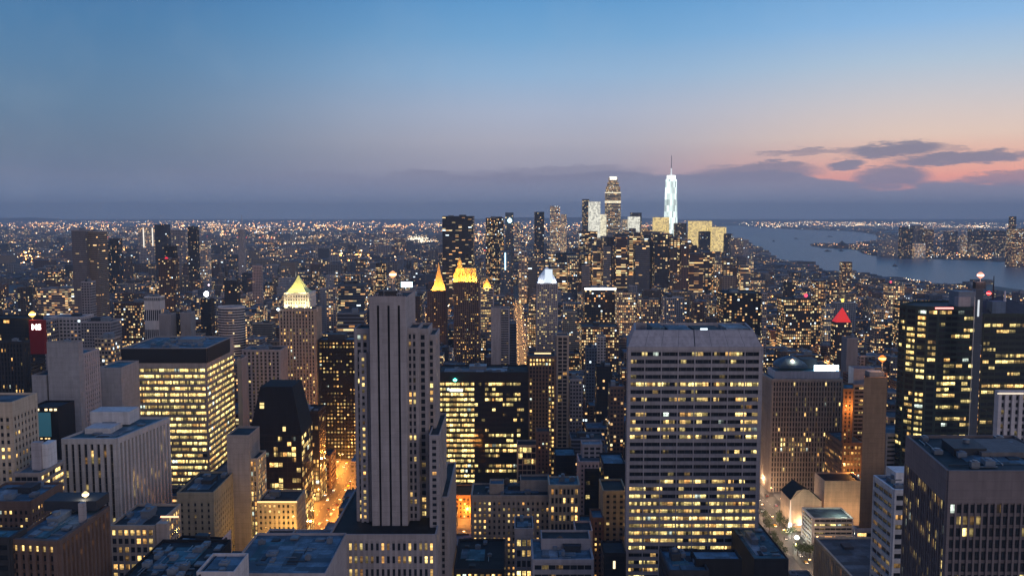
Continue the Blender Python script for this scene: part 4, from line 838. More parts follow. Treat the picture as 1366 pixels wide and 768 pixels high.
mid('dark slab right of the glittering stepped tower', 516, 560, 396, 1250, .1, 4, 4, 'dark', name='office_block', extra=[('lit_sign', 535, 376, 1250, 0, (.6, .95, 1), 3.5, 383, 550)])  # white-teal lit roof behind, added as a glowing box
mid('large black office slab with scattered pale windows on the centre skyline', 590, 631, 289, 2400, .14, 29, 4.4, 'black', xs=None, dep=90)
mid('black tower sprinkled with warm windows right of the large black slab', 648, 672, 291, 2600, .45, 4, 5, 'black')
mid('slim blue tower with a bright cyan lamp at its top', 674, 685, 284, 2700, .1, 4, 5, 'blue', extra=[('cyan_lamp', 680, 294, 2690, 7, (.6, .95, 1), 4)])
mid('dark tower carrying a thin vertical cyan light strip', 667, 681, 335, 2300, .1, 4, 4, 'blue', extra=[('light_strip', 674, 337, 2290, 1.6, (.5, .8, 1), 2.5, 360)])
mid('slim tower with stacked lit bands left of the round-headed pillar', 692, 703, 335, 2500, .6, 8, 5, 'grey')
mid('black pillar tower on the skyline left of the twin lit towers', 713, 726, 283, 3800, .2, 6, 6, 'black')
mid('skyline tower outlined by bright windows, left one of the lit pair', 734, 747, 275, 3900, .6, 5, 5, 'pale')
mid('shorter lit tower joined to the right of the outlined skyline tower', 748, 756, 286, 3950, .8, 5, 5, 'white')
mid('small white lantern-like tower far on the skyline left of centre', 686, 694, 297, 4200, .6, 6, 6, 'pale')
mid('dark edge tower left of the twin bright slabs in the far cluster', 777, 786, 266, 4600, .2, 6, 6, 'dark')
mid('white glowing slab tower in the far cluster', 786, 801, 269, 4500, .9, 4, 5, 'white')
mid('lower cream lit slab between the two tallest bright towers of the cluster', 801, 809, 286, 4550, .9, 4, 5, 'pale')
mid('cream bright block right of the stepped tall tower in the far cluster', 839, 854, 289, 4700, .97, 3, 4, 'white', name='office_block')
mid('dark cap block behind the cream bright block', 842, 856, 284, 4900, .1, 6, 6, 'dark', name='office_block')
mid('small white domed block left of the cream bright block', 830, 839, 293, 4750, .6, 5, 5, 'white', name='office_block')
mid('golden block at the foot of the tallest spired tower', 873, 893, 290, 4700, .97, 3, 4, 'beige', name='office_block')
mid('dark block right of the tallest spired tower', 901, 916, 298, 4600, .2, 6, 6, 'dark', name='office_block')
mid('golden wide block right of the spired tower, nearer the river', 921, 950, 295, 4500, .98, 3, 4, 'beige', name='office_block')
mid('golden lower block beside the wide golden block', 950, 969, 303, 4450, .98, 3, 4, 'beige', name='office_block')
mid('dark stepped tower in front of the golden blocks', 934, 948, 309, 3900, .1, 5, 5, 'dark')
mid('dark shoulder tower left of the river shore', 967, 976, 312, 3900, .1, 5, 5, 'dark')
mid('low pink-topped tower by the river shore', 976, 991, 318, 3700, .2, 5, 5, 'grey')
mid('slim pale tower closest to the river bend', 992, 999, 320, 3600, .1, 5, 5, 'pale')
mid('wide dark-roofed block in front of the white glowing slab', 773, 797, 309, 3300, .4, 27, 5, 'dark', name='office_block')
mid('dark crowned block below the cream bright block', 838, 854, 312, 3600, .25, 6, 5, 'dark', name='office_block')
mid('banded block with several lit bands below the stepped tall tower', 797, 812, 326, 3000, .45, 28, 5, 'grey', name='office_block')
mid('long block with a brilliant white light line along its roof edge', 780, 822, 386, 1700, .25, 4.5, 5, 'dark', name='office_block', extra=[('light_line', 780, 384, 1698, 0, (1, .95, .9), 4, 386.4, 822)])
mid('grey-brown block with even rows of lit windows right of the white roof line', 823, 848, 391, 1650, .75, 3.6, 5, 'warm', name='office_block')
mid('broad block speckled with warm windows below the white roof line', 776, 826, 437, 1250, .45, 3.2, 4, 'brown', name='office_block')
mid('blue flat slab below the broad speckled block', 782, 796, 465, 1050, .02, 3.4, 4, 'blue', name='office_block')
mid('small pale block stepping below the broad speckled block', 797, 808, 450, 1150, .02, 4, 4, 'pale', name='office_block')
mid('black block with a lit ledge left of the wide banded slab', 796, 817, 490, 950, .12, 3.2, 4, 'black', name='office_block')
mid('brown ribbed tower directly left of the wide banded slab', 814, 833, 517, 800, .12, 3.2, 4, 'brown', name='office_tower', roof='blue')
mid('blue-roofed grey block left of the brown ribbed tower', 760, 778, 507, 900, .05, 3.2, 4, 'grey', name='office_block', roof='teal')
mid('small tower lit like a jewel in the midst right of the white pointed roof', 853, 880, 400, 1800, .25, 4, 5, 'warm', name='office_block')
mid('black block with scattered warm windows above the wide banded slab', 966, 1017, 392, 1300, .22, 4, 4.4, 'black', name='office_block')
mid('grey edge tower right of the black block above the wide banded slab', 1017.5, 1024, 392, 1290, .3, 3, 4, 'grey')
mid('tower with glowing bands and a red roof lamp, right middle ground', 1046, 1083, 399, 1500, .75, 3.6, 5, 'dark', extra=[('red_lamp', 1076, 394, 1500, 3.4, (1, .08, .15), 1.6)])
mid('step of warm bands beside the tower with the red roof lamp', 1083.5, 1095, 408, 1510, .5, 4, 5, 'dark', name='office_block')
mid('dark body under the red-lit pyramid', 1115, 1136, 431, 1300, .3, 3.2, 4, 'dark', top=('redpyr', 1127, 411), name='stone_tower')
mid('plain mauve slab beside the red-pyramid tower', 1130, 1145, 452, 1100, .0, 3.2, 4, 'mauve')
mid('bright honeycomb-lit block near the river, right middle ground', 1186, 1207, 382, 1900, .75, 5, 5, 'warm', name='office_block', extra=[('red_lamp', 1189, 376, 1900, 2.5, (1, .1, .15), 1.5)])
mid('leaning stack of lit windows below the honeycomb-lit block', 1198, 1214, 402, 1500, .45, 4, 4, 'dark', name='office_block')
mid('slim brown tower with a ruddy glow, right middle ground', 1168, 1181, 412, 1400, .45, 3.4, 4, 'warm')
mid('brown apartment tower standing against the river', 1124, 1137, 350, 2700, .35, 4, 4, 'brown')
mid('dark chimney-like block left of the river tower', 1048, 1061, 377, 2000, .05, 5, 5, 'dark', name='office_block')
mid('low block with a glowing orange roof edge near the river', 1107, 1120, 377, 2300, .3, 5, 5, 'brown', name='office_block')
mid('dark red-lit riverside tower cut off by the right edge', 1352, 1372, 306, 4200, .45, 5, 5, 'brick')
mid('thin black tower behind the riverside tower at the right edge', 1349, 1356, 289, 4900, .2, 6, 6, 'dark')
mid('black riverfront tower across the water', 1204, 1218, 303, 4990, .15, 6, 6, 'black')
mid('mauve tower right of the black riverfront tower across the water', 1220, 1232, 301, 5200, .08, 6, 6, 'mauve')
mid('brown tower across the water with a reddish top', 1235, 1246, 306, 5150, .25, 6, 6, 'brown')
mid('long pale terminal block across the water', 1176, 1203, 320, 5200, .12, 7, 7, 'pale', name='terminal_building')
mid('bright cream block by the far waterfront', 1220, 1235, 325, 5000, .75, 5, 5, 'white', name='office_block')
mid('pale green lit tower across the water', 1284, 1291, 314, 5300, .8, 5, 5, 'beige')
mid('dark broad tower in the far waterfront group', 1297, 1312, 306, 5300, .15, 6, 6, 'dark')
mid('grey middle tower in the far waterfront group', 1264, 1278, 309, 5400, .12, 6, 6, 'blue')
mid('small gold-lit block in the far waterfront group', 1296, 1304, 326, 5100, .8, 6, 6, 'beige', name='office_block')
mid('dark wide block at the right end of the waterfront', 1318, 1342, 308, 5350, .15, 6, 6, 'dark')
# ------------------------------------------------------------------ ground, water, hills
GLAND = flat_mat((.045, .045, .05), .9)
def asphalt():
    m, g = new_mat('asphalt'); oc = g.n('ShaderNodeTexCoord').outputs['Object']
    n = g.noise(oc, .03, 4.0); n2 = g.noise(oc, .6, 3.0); c = g.mix(n, (.035, .035, .038), (.07, .066, .062)); c = g.mix(g.m('MULTIPLY', n2, .4), c, (.09, .085, .08))
    out(g, principled(g, c, .6).outputs[0]); return m
ASPH = asphalt()
m = MB(); m.poly([(-42000, -3000, 0), (42000, -3000, 0), (42000, 42000, 0), (-42000, 42000, 0)]); tag(m.build('ground', ASPH), kind='structure')
SHORE_NEAR = [(958, 301.5), (962, 312), (985, 322), (1008, 330), (1022, 343), (1040, 350), (1075, 352), (1096, 365), (1140, 366), (1200, 378), (1260, 381), (1300, 378), (1366, 387), (1480, 398)]
SHORE_FAR = [(1480, 356), (1366, 351), (1300, 348), (1240, 346), (1180, 343), (1152, 339), (1141, 333), (1095, 331), (1082, 328), (1092, 325), (1140, 325), (1168, 321), (1172, 314), (1140, 309), (1080, 307), (1010, 303.5), (985, 301)]
WPOLY = [onz(*p, 0) for p in SHORE_NEAR + SHORE_FAR]
def inpoly(x, y, P):
    c = False; j = len(P) - 1
    for i in range(len(P)):
        if (P[i][1] > y) != (P[j][1] > y) and x < (P[j][0] - P[i][0]) * (y - P[i][1]) / (P[j][1] - P[i][1]) + P[i][0]: c = not c
        j = i
    return c
def water():
    m, g = new_mat('river_water'); oc = g.n('ShaderNodeTexCoord').outputs['Object']
    n = g.noise(oc, .012, 6.0, .6); n2 = g.noise(oc, .15, 3.0)
    b = g.n('ShaderNodeBump'); b.inputs['Strength'].default_value = .5; b.inputs['Distance'].default_value = 3.0; g.put(b.inputs['Height'], g.m('ADD', n, g.m('MULTIPLY', n2, .25)))
    p = principled(g, g.mix(g.noise(oc, .0015, 4.0), (.06, .11, .15), (.10, .16, .21)), .32, bump=b.outputs[0]); p.inputs['IOR'].default_value = 1.33
    out(g, p.outputs[0]); return m
from mathutils.geometry import tessellate_polygon
from mathutils import Vector
def sheet(name, P, z, mat, kind='structure'):
    me = bpy.data.meshes.new(name); me.from_pydata([(x, y, z) for x, y in P], [], [tuple(t) for t in tessellate_polygon([[Vector((x, y, 0)) for x, y in P]])])
    me.materials.append(mat); o = bpy.data.objects.new(name, me); COL.objects.link(o); tag(o, kind=kind)
    me.calc_normals() if hasattr(me, 'calc_normals') else None
    for p in me.polygons:
        if p.normal.z < 0: p.flip()
    return o
sheet('river', WPOLY, .3, water())
hr = random.Random(3); m = MB()
def hz(x): return 55 + 60 * math.sin(x / 3700 + 1) + 34 * math.sin(x / 1500) + 22 * math.sin(x / 640 + 2) + 12 * math.sin(x / 260)
xs_ = list(range(-22000, 22001, 250))
for a, b in zip(xs_, xs_[1:]):
    za, zb = max(12, hz(a)), max(12, hz(b))
    m.quad((a, 27000, 0), (b, 27000, 0), (b, 29000, zb), (a, 29000, za)); m.quad((a, 29000, za), (b, 29000, zb), (b, 32000, 0), (a, 32000, 0))
tag(m.build('hills', GLAND), kind='structure')
# raised pavements of the street grid, and dashed markings on the two avenues in view
AVES = [-1480, -1220, -960, -700, -432, -165, 17, 228, 490, 750, 1010, 1270, 1530]
AW = {-165: 17, 228: 15, 17: 10}
PAVE = flat_mat((.16, .155, .15), .85)
m = MB()
for a, b in zip(AVES, AVES[1:]):
    for k in range(3, 28):
        y0 = 110 + k * 80 + 8; m.box(a + AW.get(a, 13), b - AW.get(b, 13), y0, y0 + 64, 0, .15, 0, False)
tag(m.build('pavement', PAVE), kind='structure')
m = MB()
for X in (-165, 228):
    for off in (-4, 4):
        for k in range(70): m.quad((X + off - .12, 520 + k * 9, .012), (X + off + .12, 520 + k * 9, .012), (X + off + .12, 523 + k * 9, .012), (X + off - .12, 523 + k * 9, .012))
tag(m.build('road_marking', flat_mat((.7, .7, .66), .7)), kind='structure')

# ------------------------------------------------------------------ who is visible: rasterise the planned buildings
def hyb(h): return h['yb'] or 768
Z = ZBuf(); PR = ZBuf()
FIELD = 90000
def ztri(B, poly, d, ident):
    q = [(x, y, d) for x, y in poly]
    for i in range(1, len(q) - 1): B.tri((q[0], q[i], q[i + 1]), ident)
ztri(PR, [(405, 738), (440, 738), (474, 600), (462, 585), (440, 640)], 20000, FIELD)
ztri(PR, [(1012, 615), (1030, 640), (1105, 745), (1022, 742)], 20000, FIELD)
ztri(PR, [(1040, 690), (1150, 686), (1150, 745), (1060, 745)], 20000, FIELD)
ztri(PR, [(596, 700), (640, 700), (618, 742), (596, 760)], 20000, FIELD)
ztri(PR, [(676, 500), (712, 500), (699, 400), (688, 400)], 20000, FIELD)
for i in range(len(SHORE_NEAR) - 1):
    a, b = SHORE_NEAR[i], SHORE_NEAR[i + 1]
    ztri(PR, [(a[0], a[1] - 2), (b[0], b[1] - 2), (b[0], 296), (a[0], 296)], 30000, FIELD)
for i, h in enumerate(HEROES):
    for b in h['blocks']:
        for t in prism_tris(b['P'], b['z0'], b['z1'], b.get('T')): Z.tri(t, i); PR.tri(t, i, hyb(h))
for i, h in enumerate(MID):
    b = h['b']; yg = proj(0, b['P'][0][1], 0)[1]; yt = proj(0, b['P'][0][1], b['z1'])[1]; h['yb'] = yt + .72 * (yg - yt)
    for t in prism_tris(b['P'], 0, b['z1']): Z.tri(t, 500 + i); PR.tri(t, 500 + i, h['yb'])
FOOT = [(min(p[0] for p in b['P']) - 3, max(p[0] for p in b['P']) + 3, min(p[1] for p in b['P']) - 3, max(p[1] for p in b['P']) + 3) for h in HEROES for b in h['blocks']]
FOOT += [(min(p[0] for p in h['b']['P']) - 3, max(p[0] for p in h['b']['P']) + 3, h['b']['P'][0][1] - 3, h['b']['P'][2][1] + 3) for h in MID]
FOOT.append((190, 330, 590, 760))            # plaza
def clear(x0, x1, y0, y1): return not any(x0 < f[1] and x1 > f[0] and y0 < f[3] and y1 > f[2] for f in FOOT)
GR = random.Random(21)
GEN = []
def blocks_view(P, z):
    tot = bad = 0
    for t in prism_tris(P, 0, z):
        r = PR.tri(t, 0, test=True)
        if r is None: continue
        sl, ins, zz = r; tot += ins.sum(); bad += (ins & (PR.id[sl] >= 0) & (zz > PR.inv[sl])).sum()
    return tot, bad
def height(d, X):
    u = GR.random(); base = 14 + GR.random() ** 1.6 * 38
    if u > .8: base += GR.uniform(15, 55)
    if u > .95: base += GR.uniform(20, 60)
    if 500 < d < 1300: base *= 1.2
    if d > 1700: base *= .72
    if d > 1900 and X > 500: base = 8 + base * .38
    return base
for k in range(3, 41):
    for a, b in zip(AVES, AVES[1:]):
        if k * 80 + 110 < 1150 and a == -165: b2 = 228
        elif k * 80 + 110 < 1150 and a == 17: continue
        else: b2 = b
        for half in (0, 1):
            y0 = 110 + k * 80 + 8 + half * 32.5; x = a + AW.get(a, 13) + 3
            while x < b2 - AW.get(b2, 13) - 14:
                wd = min(GR.choice((16, 20, 24, 30, 38, 50)), b2 - AW.get(b2, 13) - 3 - x); dp = GR.uniform(22, 31)
                if wd < 12: break
                d = y0 + (31.5 - dp) * half
                if abs((x + wd / 2) / (d + 30)) < .8 and clear(x, x + wd, d, d + dp) and not inpoly(x, d, WPOLY) and not inpoly(x + wd, d + dp + 60, WPOLY):
                    h = height(d, x); P = rect(x, x + wd - .6, d, d + dp)
                    tot, bad = blocks_view(P, h)
                    while bad > .03 * tot + 1 and h > 9: h *= .8; tot, bad = blocks_view(P, h)
                    if tot == 0 and abs(x / d) > .55: GEN.append(dict(P=P, h=min(h, 45), d=d, set=False))
                    elif tot > 0 and (bad <= .08 * tot + 3): GEN.append(dict(P=P, h=h, d=d, set=GR.random() < .45 and h > 30 and wd > 18))
                x += wd
for i, g_ in enumerate(GEN):
    for t in prism_tris(g_['P'], 0, g_['h']): Z.tri(t, 2000 + i)
ids, cnt = np.unique(Z.id, return_counts=True); VIS = dict(zip(ids.tolist(), cnt.tolist()))
for i, g_ in enumerate(GEN): g_['vis'] = VIS.get(2000 + i, 0); g_['idn'] = 2000 + i
HID = [g_ for g_ in GEN if g_['vis'] == 0]; GEN = [g_ for g_ in GEN if g_['vis'] > 0]; GEN.sort(key=lambda q: -q['vis'])
print('GENERIC visible', len(GEN), 'smallest individual', GEN[min(len(GEN), 297) - 1]['vis'])

# ------------------------------------------------------------------ build the near buildings
def local(P, o): return [(p[0] - o[0], p[1] - o[1]) for p in P]
NWIN = 0
for hi, h in enumerate(HEROES):
    b0 = h['blocks'][0]; off = (sum(p[0] for p in b0['P']) / len(b0['P']), sum(p[1] for p in b0['P']) / len(b0['P']))
    root = empty(h['name'], (off[0], off[1], 0), h['label'], h['cat'], h['group'])
    rnd = random.Random(h['seed']); wins = []; first = True
    for bi, b in enumerate(h['blocks']):
        if b.get('skip'): continue
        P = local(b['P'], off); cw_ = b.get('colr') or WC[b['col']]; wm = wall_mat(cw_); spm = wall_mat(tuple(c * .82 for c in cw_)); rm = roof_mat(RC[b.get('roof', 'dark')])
        mb = MB(); wn = []
        if b.get('T'):
            mb.prism(P, b['z0'], b['z1'], 0, False, local(b['T'], off)); deck = None
        else:
            deck = core(mb, P, b['z0'], b['z1'], 0, 1.3 if b['z1'] - b['z0'] > 8 else .4)
            if b['st']:
                n = len(P)
                for i in range(n):
                    p0, p1 = b['P'][i], b['P'][(i + 1) % n]
                    facing = (p1[1] - p0[1]) * (0 - p0[0]) - (p1[0] - p0[0]) * (0 - p0[1]) > -.25 * math.dist(p0, p1) * math.hypot(*p0)
                    if facing: facade(mb, wn, P[i], P[(i + 1) % n], b['z0'], b['z1'], b['st'], rnd, True)
        mb.build('wall', [wm, spm], root)
        if deck:
            m = MB(); m.poly([(x, y, z + .01) for x, y, z in deck]); m.build('roof', rm, root)
        wins += wn
        if first or h['roofn'] == 0:
            if h['roofn'] and deck and len(P) == 4: rooftop(root, P, b['z1'] - 1.3, rnd, int(h['roofn'] * 1.7), h['tank'], h['pent'])
        first = False
    # panes: the hundred that show largest are parts of their own
    sc = []
    for q, wv in enumerate(wins):
        c = [(wv[0][i] + wv[1][i] + wv[2][i] + wv[3][i]) / 4 for i in range(3)]
        x, y, dd = proj(c[0] + off[0], c[1] + off[1], c[2])
        ok = 0 <= x < 1366 and 0 <= y < 768
        if ok:
            iv = Z.inv[int(y * ZH / 768), int(x * ZW / 1366)]
            ok = iv <= 0 or 1 / iv > dd - 12 - .02 * dd
        if ok:
            a = proj(wv[0][0] + off[0], wv[0][1] + off[1], wv[0][2]); e = proj(wv[2][0] + off[0], wv[2][1] + off[1], wv[2][2])
            sc.append((abs(a[0] - e[0]) * abs(a[1] - e[1]), q))
    sc.sort(reverse=True)
    big = [q for ar, q in sc[:100] if ar > 9]; bs = set(big)
    rest = MB()
    for q, wv in enumerate(wins):
        if q in bs: continue
        rest.quad(*wv[:4], 0, wv[4], wv[5])
    o = rest.build('windows', WIN, root, (0, 0, 0), ('uv', 'wv'))
    if o and len(wins) > 1: o['kind'] = 'stuff'
    for q in big:
        m = MB(); wv = wins[q]; m.quad(*wv[:4], 0, wv[4], wv[5]); m.build('window', WIN, root, (0, 0, 0), ('uv', 'wv')); NWIN += 1
    if h['extra']: h['extra'](root, off, b0['z1'] - 1.3)
print('single windows', NWIN)

# ------------------------------------------------------------------ middle and far towers
def city_box(mb, P, z0, z1, lit, cw, ch, col, rnd, roofcol=None, z_off=0):
    fp = (lit, cw, ch, rnd.random()); mb.prism(P, z0, z1, 0, False, None, fp, tuple(col) + (1,))
    n = len(P)
for i, h in enumerate(MID):
    b = h['b']; P = b['P']; off = (P[0][0] + P[1][0]) / 2, P[0][1]
    root = empty(h['name'], (off[0], off[1], 0), h['label'], h['cat']); rnd = random.Random(i * 7 + 1)
    L = local(P, off); mb = MB(); col = WC[h['col']]; fp = (h['lit'], h['cw'], h['ch'], rnd.random()); H = b['z1']
    if h['shape'] == 'drum':
        a = (L[1][0] - L[0][0]) / 2; bb = (L[2][1] - L[1][1]) / 2; L = [(a * math.cos(t) * 1.0, bb + bb * math.sin(t)) for t in [2 * math.pi * k / 20 for k in range(20)]]
    mb.prism(L, 0, H, 0, False, None, fp, col + (1,)); mb.build('wall', CITY if h['lit'] < .9 else glow_mat({'white': (1, .97, .78), 'beige': (1, .72, .22)}.get(h['col'], (1, .9, .6))), root, (0, 0, 0), ('uv', 'fp', 'fc'))
    Wd = L[1][0] - L[0][0] if h['shape'] != 'drum' else a
    m = MB(); I = inset(L, .6)
    for k in range(len(L)):
        a_, b_, c_, d_ = L[k], L[(k + 1) % len(L)], I[(k + 1) % len(L)], I[k]
        m.quad((*a_, H + .01), (*b_, H + .01), (*b_, H + 1.4), (*a_, H + 1.4)); m.quad((*a_, H + 1.4), (*b_, H + 1.4), (*c_, H + 1.4), (*d_, H + 1.4)); m.quad((*d_, H + 1.4), (*c_, H + 1.4), (*c_, H), (*d_, H))
    m.build('parapet', wall_mat(col), root)
    m = MB(); m.poly([(*p, H + .05) for p in I]); m.build('roof', roof_mat(RC[h['roof']]), root)
    if h['shape'] == 'box' and h['d'] < 2700 and not h['top']:
        dep = L[2][1] - L[1][1]
        for _ in range(rnd.randint(1, 3)):
            s = rnd.uniform(.1, .6); t = rnd.uniform(.2, .6); m = MB(); m.box(L[0][0] + Wd * s, L[0][0] + Wd * min(.95, s + rnd.uniform(.15, .35)), dep * t, dep * min(.95, t + .3), H + .05, H + rnd.uniform(2.5, 6)); m.build('penthouse', rnd.choice((ROOFBOX, METAL, DARKM)), root)
    for e in (h['extra'] or []):
        nm, ex, ey, ed, er, ec, es = e[:7]; X, Y, Zz = W(ex, ey, ed); m = MB()
        if nm == 'light_strip':
            m.box(X - off[0] - er, X - off[0] + er, ed - off[1], ed - off[1] + 1, zat(e[7], ed), Zz)
        elif er == 0:
            m.box(X - off[0], xat(e[8], ey, ed) - off[0], ed - off[1], ed - off[1] + 1.2, zat(e[7], ed), Zz)
        else:
            for q in range(4):
                k = [.5, .95, .95, .5, .1]; kk = [.4, .9, 1, .7, .1]; m.cyl(X - off[0], ed - off[1] + er, Zz - er + q * er / 2, Zz - er + (q + 1) * er / 2, er * kk[q], er * kk[q + 1], 10)
            if Zz - er > H: mm = MB(); mm.cyl(X - off[0], ed - off[1] + er, H, Zz - er, .8, .6, 6); mm.build('mast', METAL, root)
        m.build(nm, emit_mat(ec, es), root)
    if h['top']:
        kind, tx, ty = h['top']; X = xat(tx, ty, h['d']) - off[0]; dep = L[2][1] / 2; Zt = zat(ty, h['d'])
        m = MB()
        if kind == 'spire': m.cyl(X, dep, H, H + (Zt - H) * .4, 5, 2.5, 6); m.cyl(X, dep, H + (Zt - H) * .4, Zt, 1.4, .4, 6); m.build('spire', wall_mat(col), root)
        else:
            m.prism(local(P, off), H + .1, Zt, 0, True, [(X - .3, dep - .3), (X + .3, dep - .3), (X + .3, dep + .3), (X - .3, dep + .3)])
            m.build('pyramid_roof', emit_mat((1, .03, .03), .5, (.5, .05, .04)), root); m = MB()  # red floodlighting put in as emission of the roof itself
            m.cyl(X, dep, Zt, Zt + 9, .5, .3, 6); m.build('mast', METAL, root); m = MB(); m.cyl(X, dep, Zt + 9, Zt + 13, 2, 2, 8); m.build('lamp', emit_mat((1, .7, .1), 3), root)

# the two tall landmarks of the far cluster
def octo(x, y, w_, dp, ch): return [(x - w_ + ch, y - dp), (x + w_ - ch, y - dp), (x + w_, y - dp + ch), (x + w_, y + dp - ch), (x + w_ - ch, y + dp), (x - w_ + ch, y + dp), (x - w_, y + dp - ch), (x - w_, y - dp + ch)]
d = 4700; X = xat(818.5, 236, d)
root = empty('stepped_tower', (X, d, 0), 'tallest banded bright tower with stepped rounded shoulders in the far cluster, no spire', 'tower')
m = MB(); tiers = [(345, 256, 10.2, .55), (256, 249, 9.4, .8), (249, 243, 7.6, .55), (243, 237, 5.8, 1.0)]
for k, (ya, yb_, hw, lt) in enumerate(tiers):
    hw *= d / F; m = MB(); m.prism(octo(0, 24, hw, 22 - k * 3, 6), 0 if k == 0 else zat(ya, d), zat(yb_, d), 0, False, None, (lt * 1.0, 9 if k == 0 else 5, 5, .3 + k * .1), (.3, .27, .22, 1)); m.build('tier', CITY, root, (0, 0, 0), ('uv', 'fp', 'fc'))
m = MB(); m.box(-4.6 * d / F, 4.6 * d / F, 10, 34, zat(240, d), zat(235.5, d)); m.build('lit_crown', emit_mat((1, .93, .8), 1.5), root)
for y in (256.5, 268, 269.5): 
    m = MB(); m.prism(octo(0, 24, 10.35 * d / F, 22.6, 6), zat(y + 1.2, d), zat(y, d)); m.build('light_band', emit_mat((1, .88, .6), 1.2), root)
d = 4900; X = xat(897, 236, d)
root = empty('spired_tower', (X, d, 0), 'tallest pale green glass tower with tapering facets and a tall white spire', 'tower')
z0, z1 = 60, zat(239, d); hw = 8.6 * d / F; tw = 6.2 * d / F
B = [(-hw, 0), (hw, 0), (hw, 2 * hw), (-hw, 2 * hw)]; c = hw
T = [(0, hw - tw * 1.2), (tw * 1.2, hw), (0, hw + tw * 1.2), (-tw * 1.2, hw)]
g1 = (.9, 4, 6, .11); g2 = (.5, 4, 6, .52)
m = MB(); m.prism(B, 0, z0, 0, False, None, (.8, 5, 6, .4), (.25, .3, .3, 1)); m.build('base', CITY, root, (0, 0, 0), ('uv', 'fp', 'fc'))
def glasslit():
    m, g = new_mat('lit_glass'); u, v, _ = g.sep(g.n('ShaderNodeTexCoord').outputs['Object']); r = g.white(g.vec(g.m('FLOOR', g.m('DIVIDE', u, 9.0)), 0.0, g.m('FLOOR', g.m('DIVIDE', _, 34.0))))[0]
    out(g, principled(g, (.12, .2, .2), .15, 0, (.86, 1.0, .95), g.m('ADD', .45, g.m('MULTIPLY', g.m('POWER', r, 1.2), 1.1))).outputs[0]); m.cycles.emission_sampling = 'NONE'; return m
GL = glasslit()
for i in range(4):
    a, b = B[i], B[(i + 1) % 4]; t0, t1 = T[i], T[(i + 1) % 4]
    m = MB(); m.poly([(*a, z0), (*b, z0), (*t0, z1)]); m.poly([(*b, z0), (*t1, z1), (*t0, z1)]); m.build('glass_facet', GL, root)
m = MB(); m.cyl(0, hw, z1, zat(233.5, d), tw, tw * .96, 12); m.build('lit_crown', emit_mat((.92, 1, .96), 1.5), root)
m = MB(); m.cyl(0, hw, zat(233.5, d), zat(224, d), 5, 3, 8); m.build('spire_base', emit_mat((.9, .95, 1), .8), root)
m = MB(); m.cyl(0, hw, zat(224, d), zat(207, d), 2.6, 1.6, 8); m.build('spire', flat_mat((.4, .4, .45), .5), root)

# ------------------------------------------------------------------ ordinary city buildings: the 297 that show largest are things
TINTS = [('brown', (.15, .10, .075)), ('grey', (.24, .235, .25)), ('beige', (.36, .29, .22)), ('dark', (.035, .038, .048)), ('brick', (.19, .10, .07)), ('slate blue', (.11, .14, .19)), ('pale', (.42, .40, .40)), ('tan', (.28, .21, .15))]
ANCH = []
for i, h in enumerate(HEROES):
    mk = np.argwhere(Z.id == i)
    if len(mk) > 250: ANCH.append((h['label'], mk[:, 1].mean() * 2, mk[:, 0].mean() * 2))
for i, h in enumerate(MID):
    mk = np.argwhere(Z.id == 500 + i)
    if len(mk) > 60: ANCH.append((h['label'], mk[:, 1].mean() * 2, mk[:, 0].mean() * 2))
SHORT = {}
def short(lb):
    if lb in SHORT: return SHORT[lb]
    t = lb.split(); SHORT[lb] = t; return t
def clip_words(lb, n):
    t = lb.replace(',', '').split()[:n]
    while t and t[-1] in ('above', 'steep', 'stepped', 'upper', 'speckled', 'cream', 'white', 'glittering', 'closest', 'rooftop', 'even', 'scattered', 'slim', 'stacked', 'golden', 'brown', 'dim', 'red', 'mauve', 'blue', 'like', 'pointed', 'glowing', 'gold', 'horizontal', 'vertical', 'concrete', 'windowless', 'front', 'second', 'sloping', 'a', 'the', 'of', 'with', 'and', 'in', 'on', 'at', 'its', 'by', 'beside', 'under', 'right', 'left', 'to', 'two', 'one', 'three', 'between', 'down', 'below', 'across', 'directly', 'behind', 'several', 'small', 'dark', 'bright', 'lit', 'below', 'joined', 'crowned', 'near', 'tall', 'even', 'rows', 'row', 'few', 'single', 'right,', 'no', 'scattered', 'thin', 'brilliant', 'wide', 'from', 'gold-lit', 'far', 'cut', 'big', 'broad', 'blank', 'warm', 'its', 'dense', 'pale', 'grey', 'black', 'orange'): t.pop()
    return ' '.join(t)
SEEN = {}
def glabel(g_, tint, lit):
    mk = np.argwhere(Z.id == g_['idn']); x, y = mk[:, 1].mean() * 2, mk[:, 0].mean() * 2
    form = ('tower' if g_['h'] > 75 else 'mid-rise' if g_['h'] > 38 else 'low-rise'); wd = g_['P'][1][0] - g_['P'][0][0]
    sz = 'slim' if wd < 18 else 'broad' if wd > 36 else ''
    li = 'unlit' if lit < .05 else 'sparsely lit' if lit < .16 else 'lit' if lit < .4 else 'brightly lit'
    if g_['set']: sz = (sz + ' stepped').strip()
    for lb, ax, ay in sorted(ANCH, key=lambda q: (q[1] - x) ** 2 + 1.5 * (q[2] - y) ** 2)[:7]:
        dx, dy = x - ax, y - ay
        rel = ('right of' if dx > 0 else 'left of') if abs(dx) > abs(dy) else ('beneath' if dy > 0 else 'above')
        if math.hypot(dx, dy) < 45: rel = 'just ' + rel
        s = ' '.join(f"{li} {sz} {tint} {form} {rel} the {clip_words(lb, 7)}".split())
        if s not in SEEN and len(s.split()) <= 16: SEEN[s] = 1; return s
    for ext in ('farther', 'more distant', 'remote', 'second', 'third', 'fourth'):
        t = ' '.join((ext + ' ' + s).split())
        if t not in SEEN: SEEN[t] = 1; return t
    return s
gr = random.Random(99)
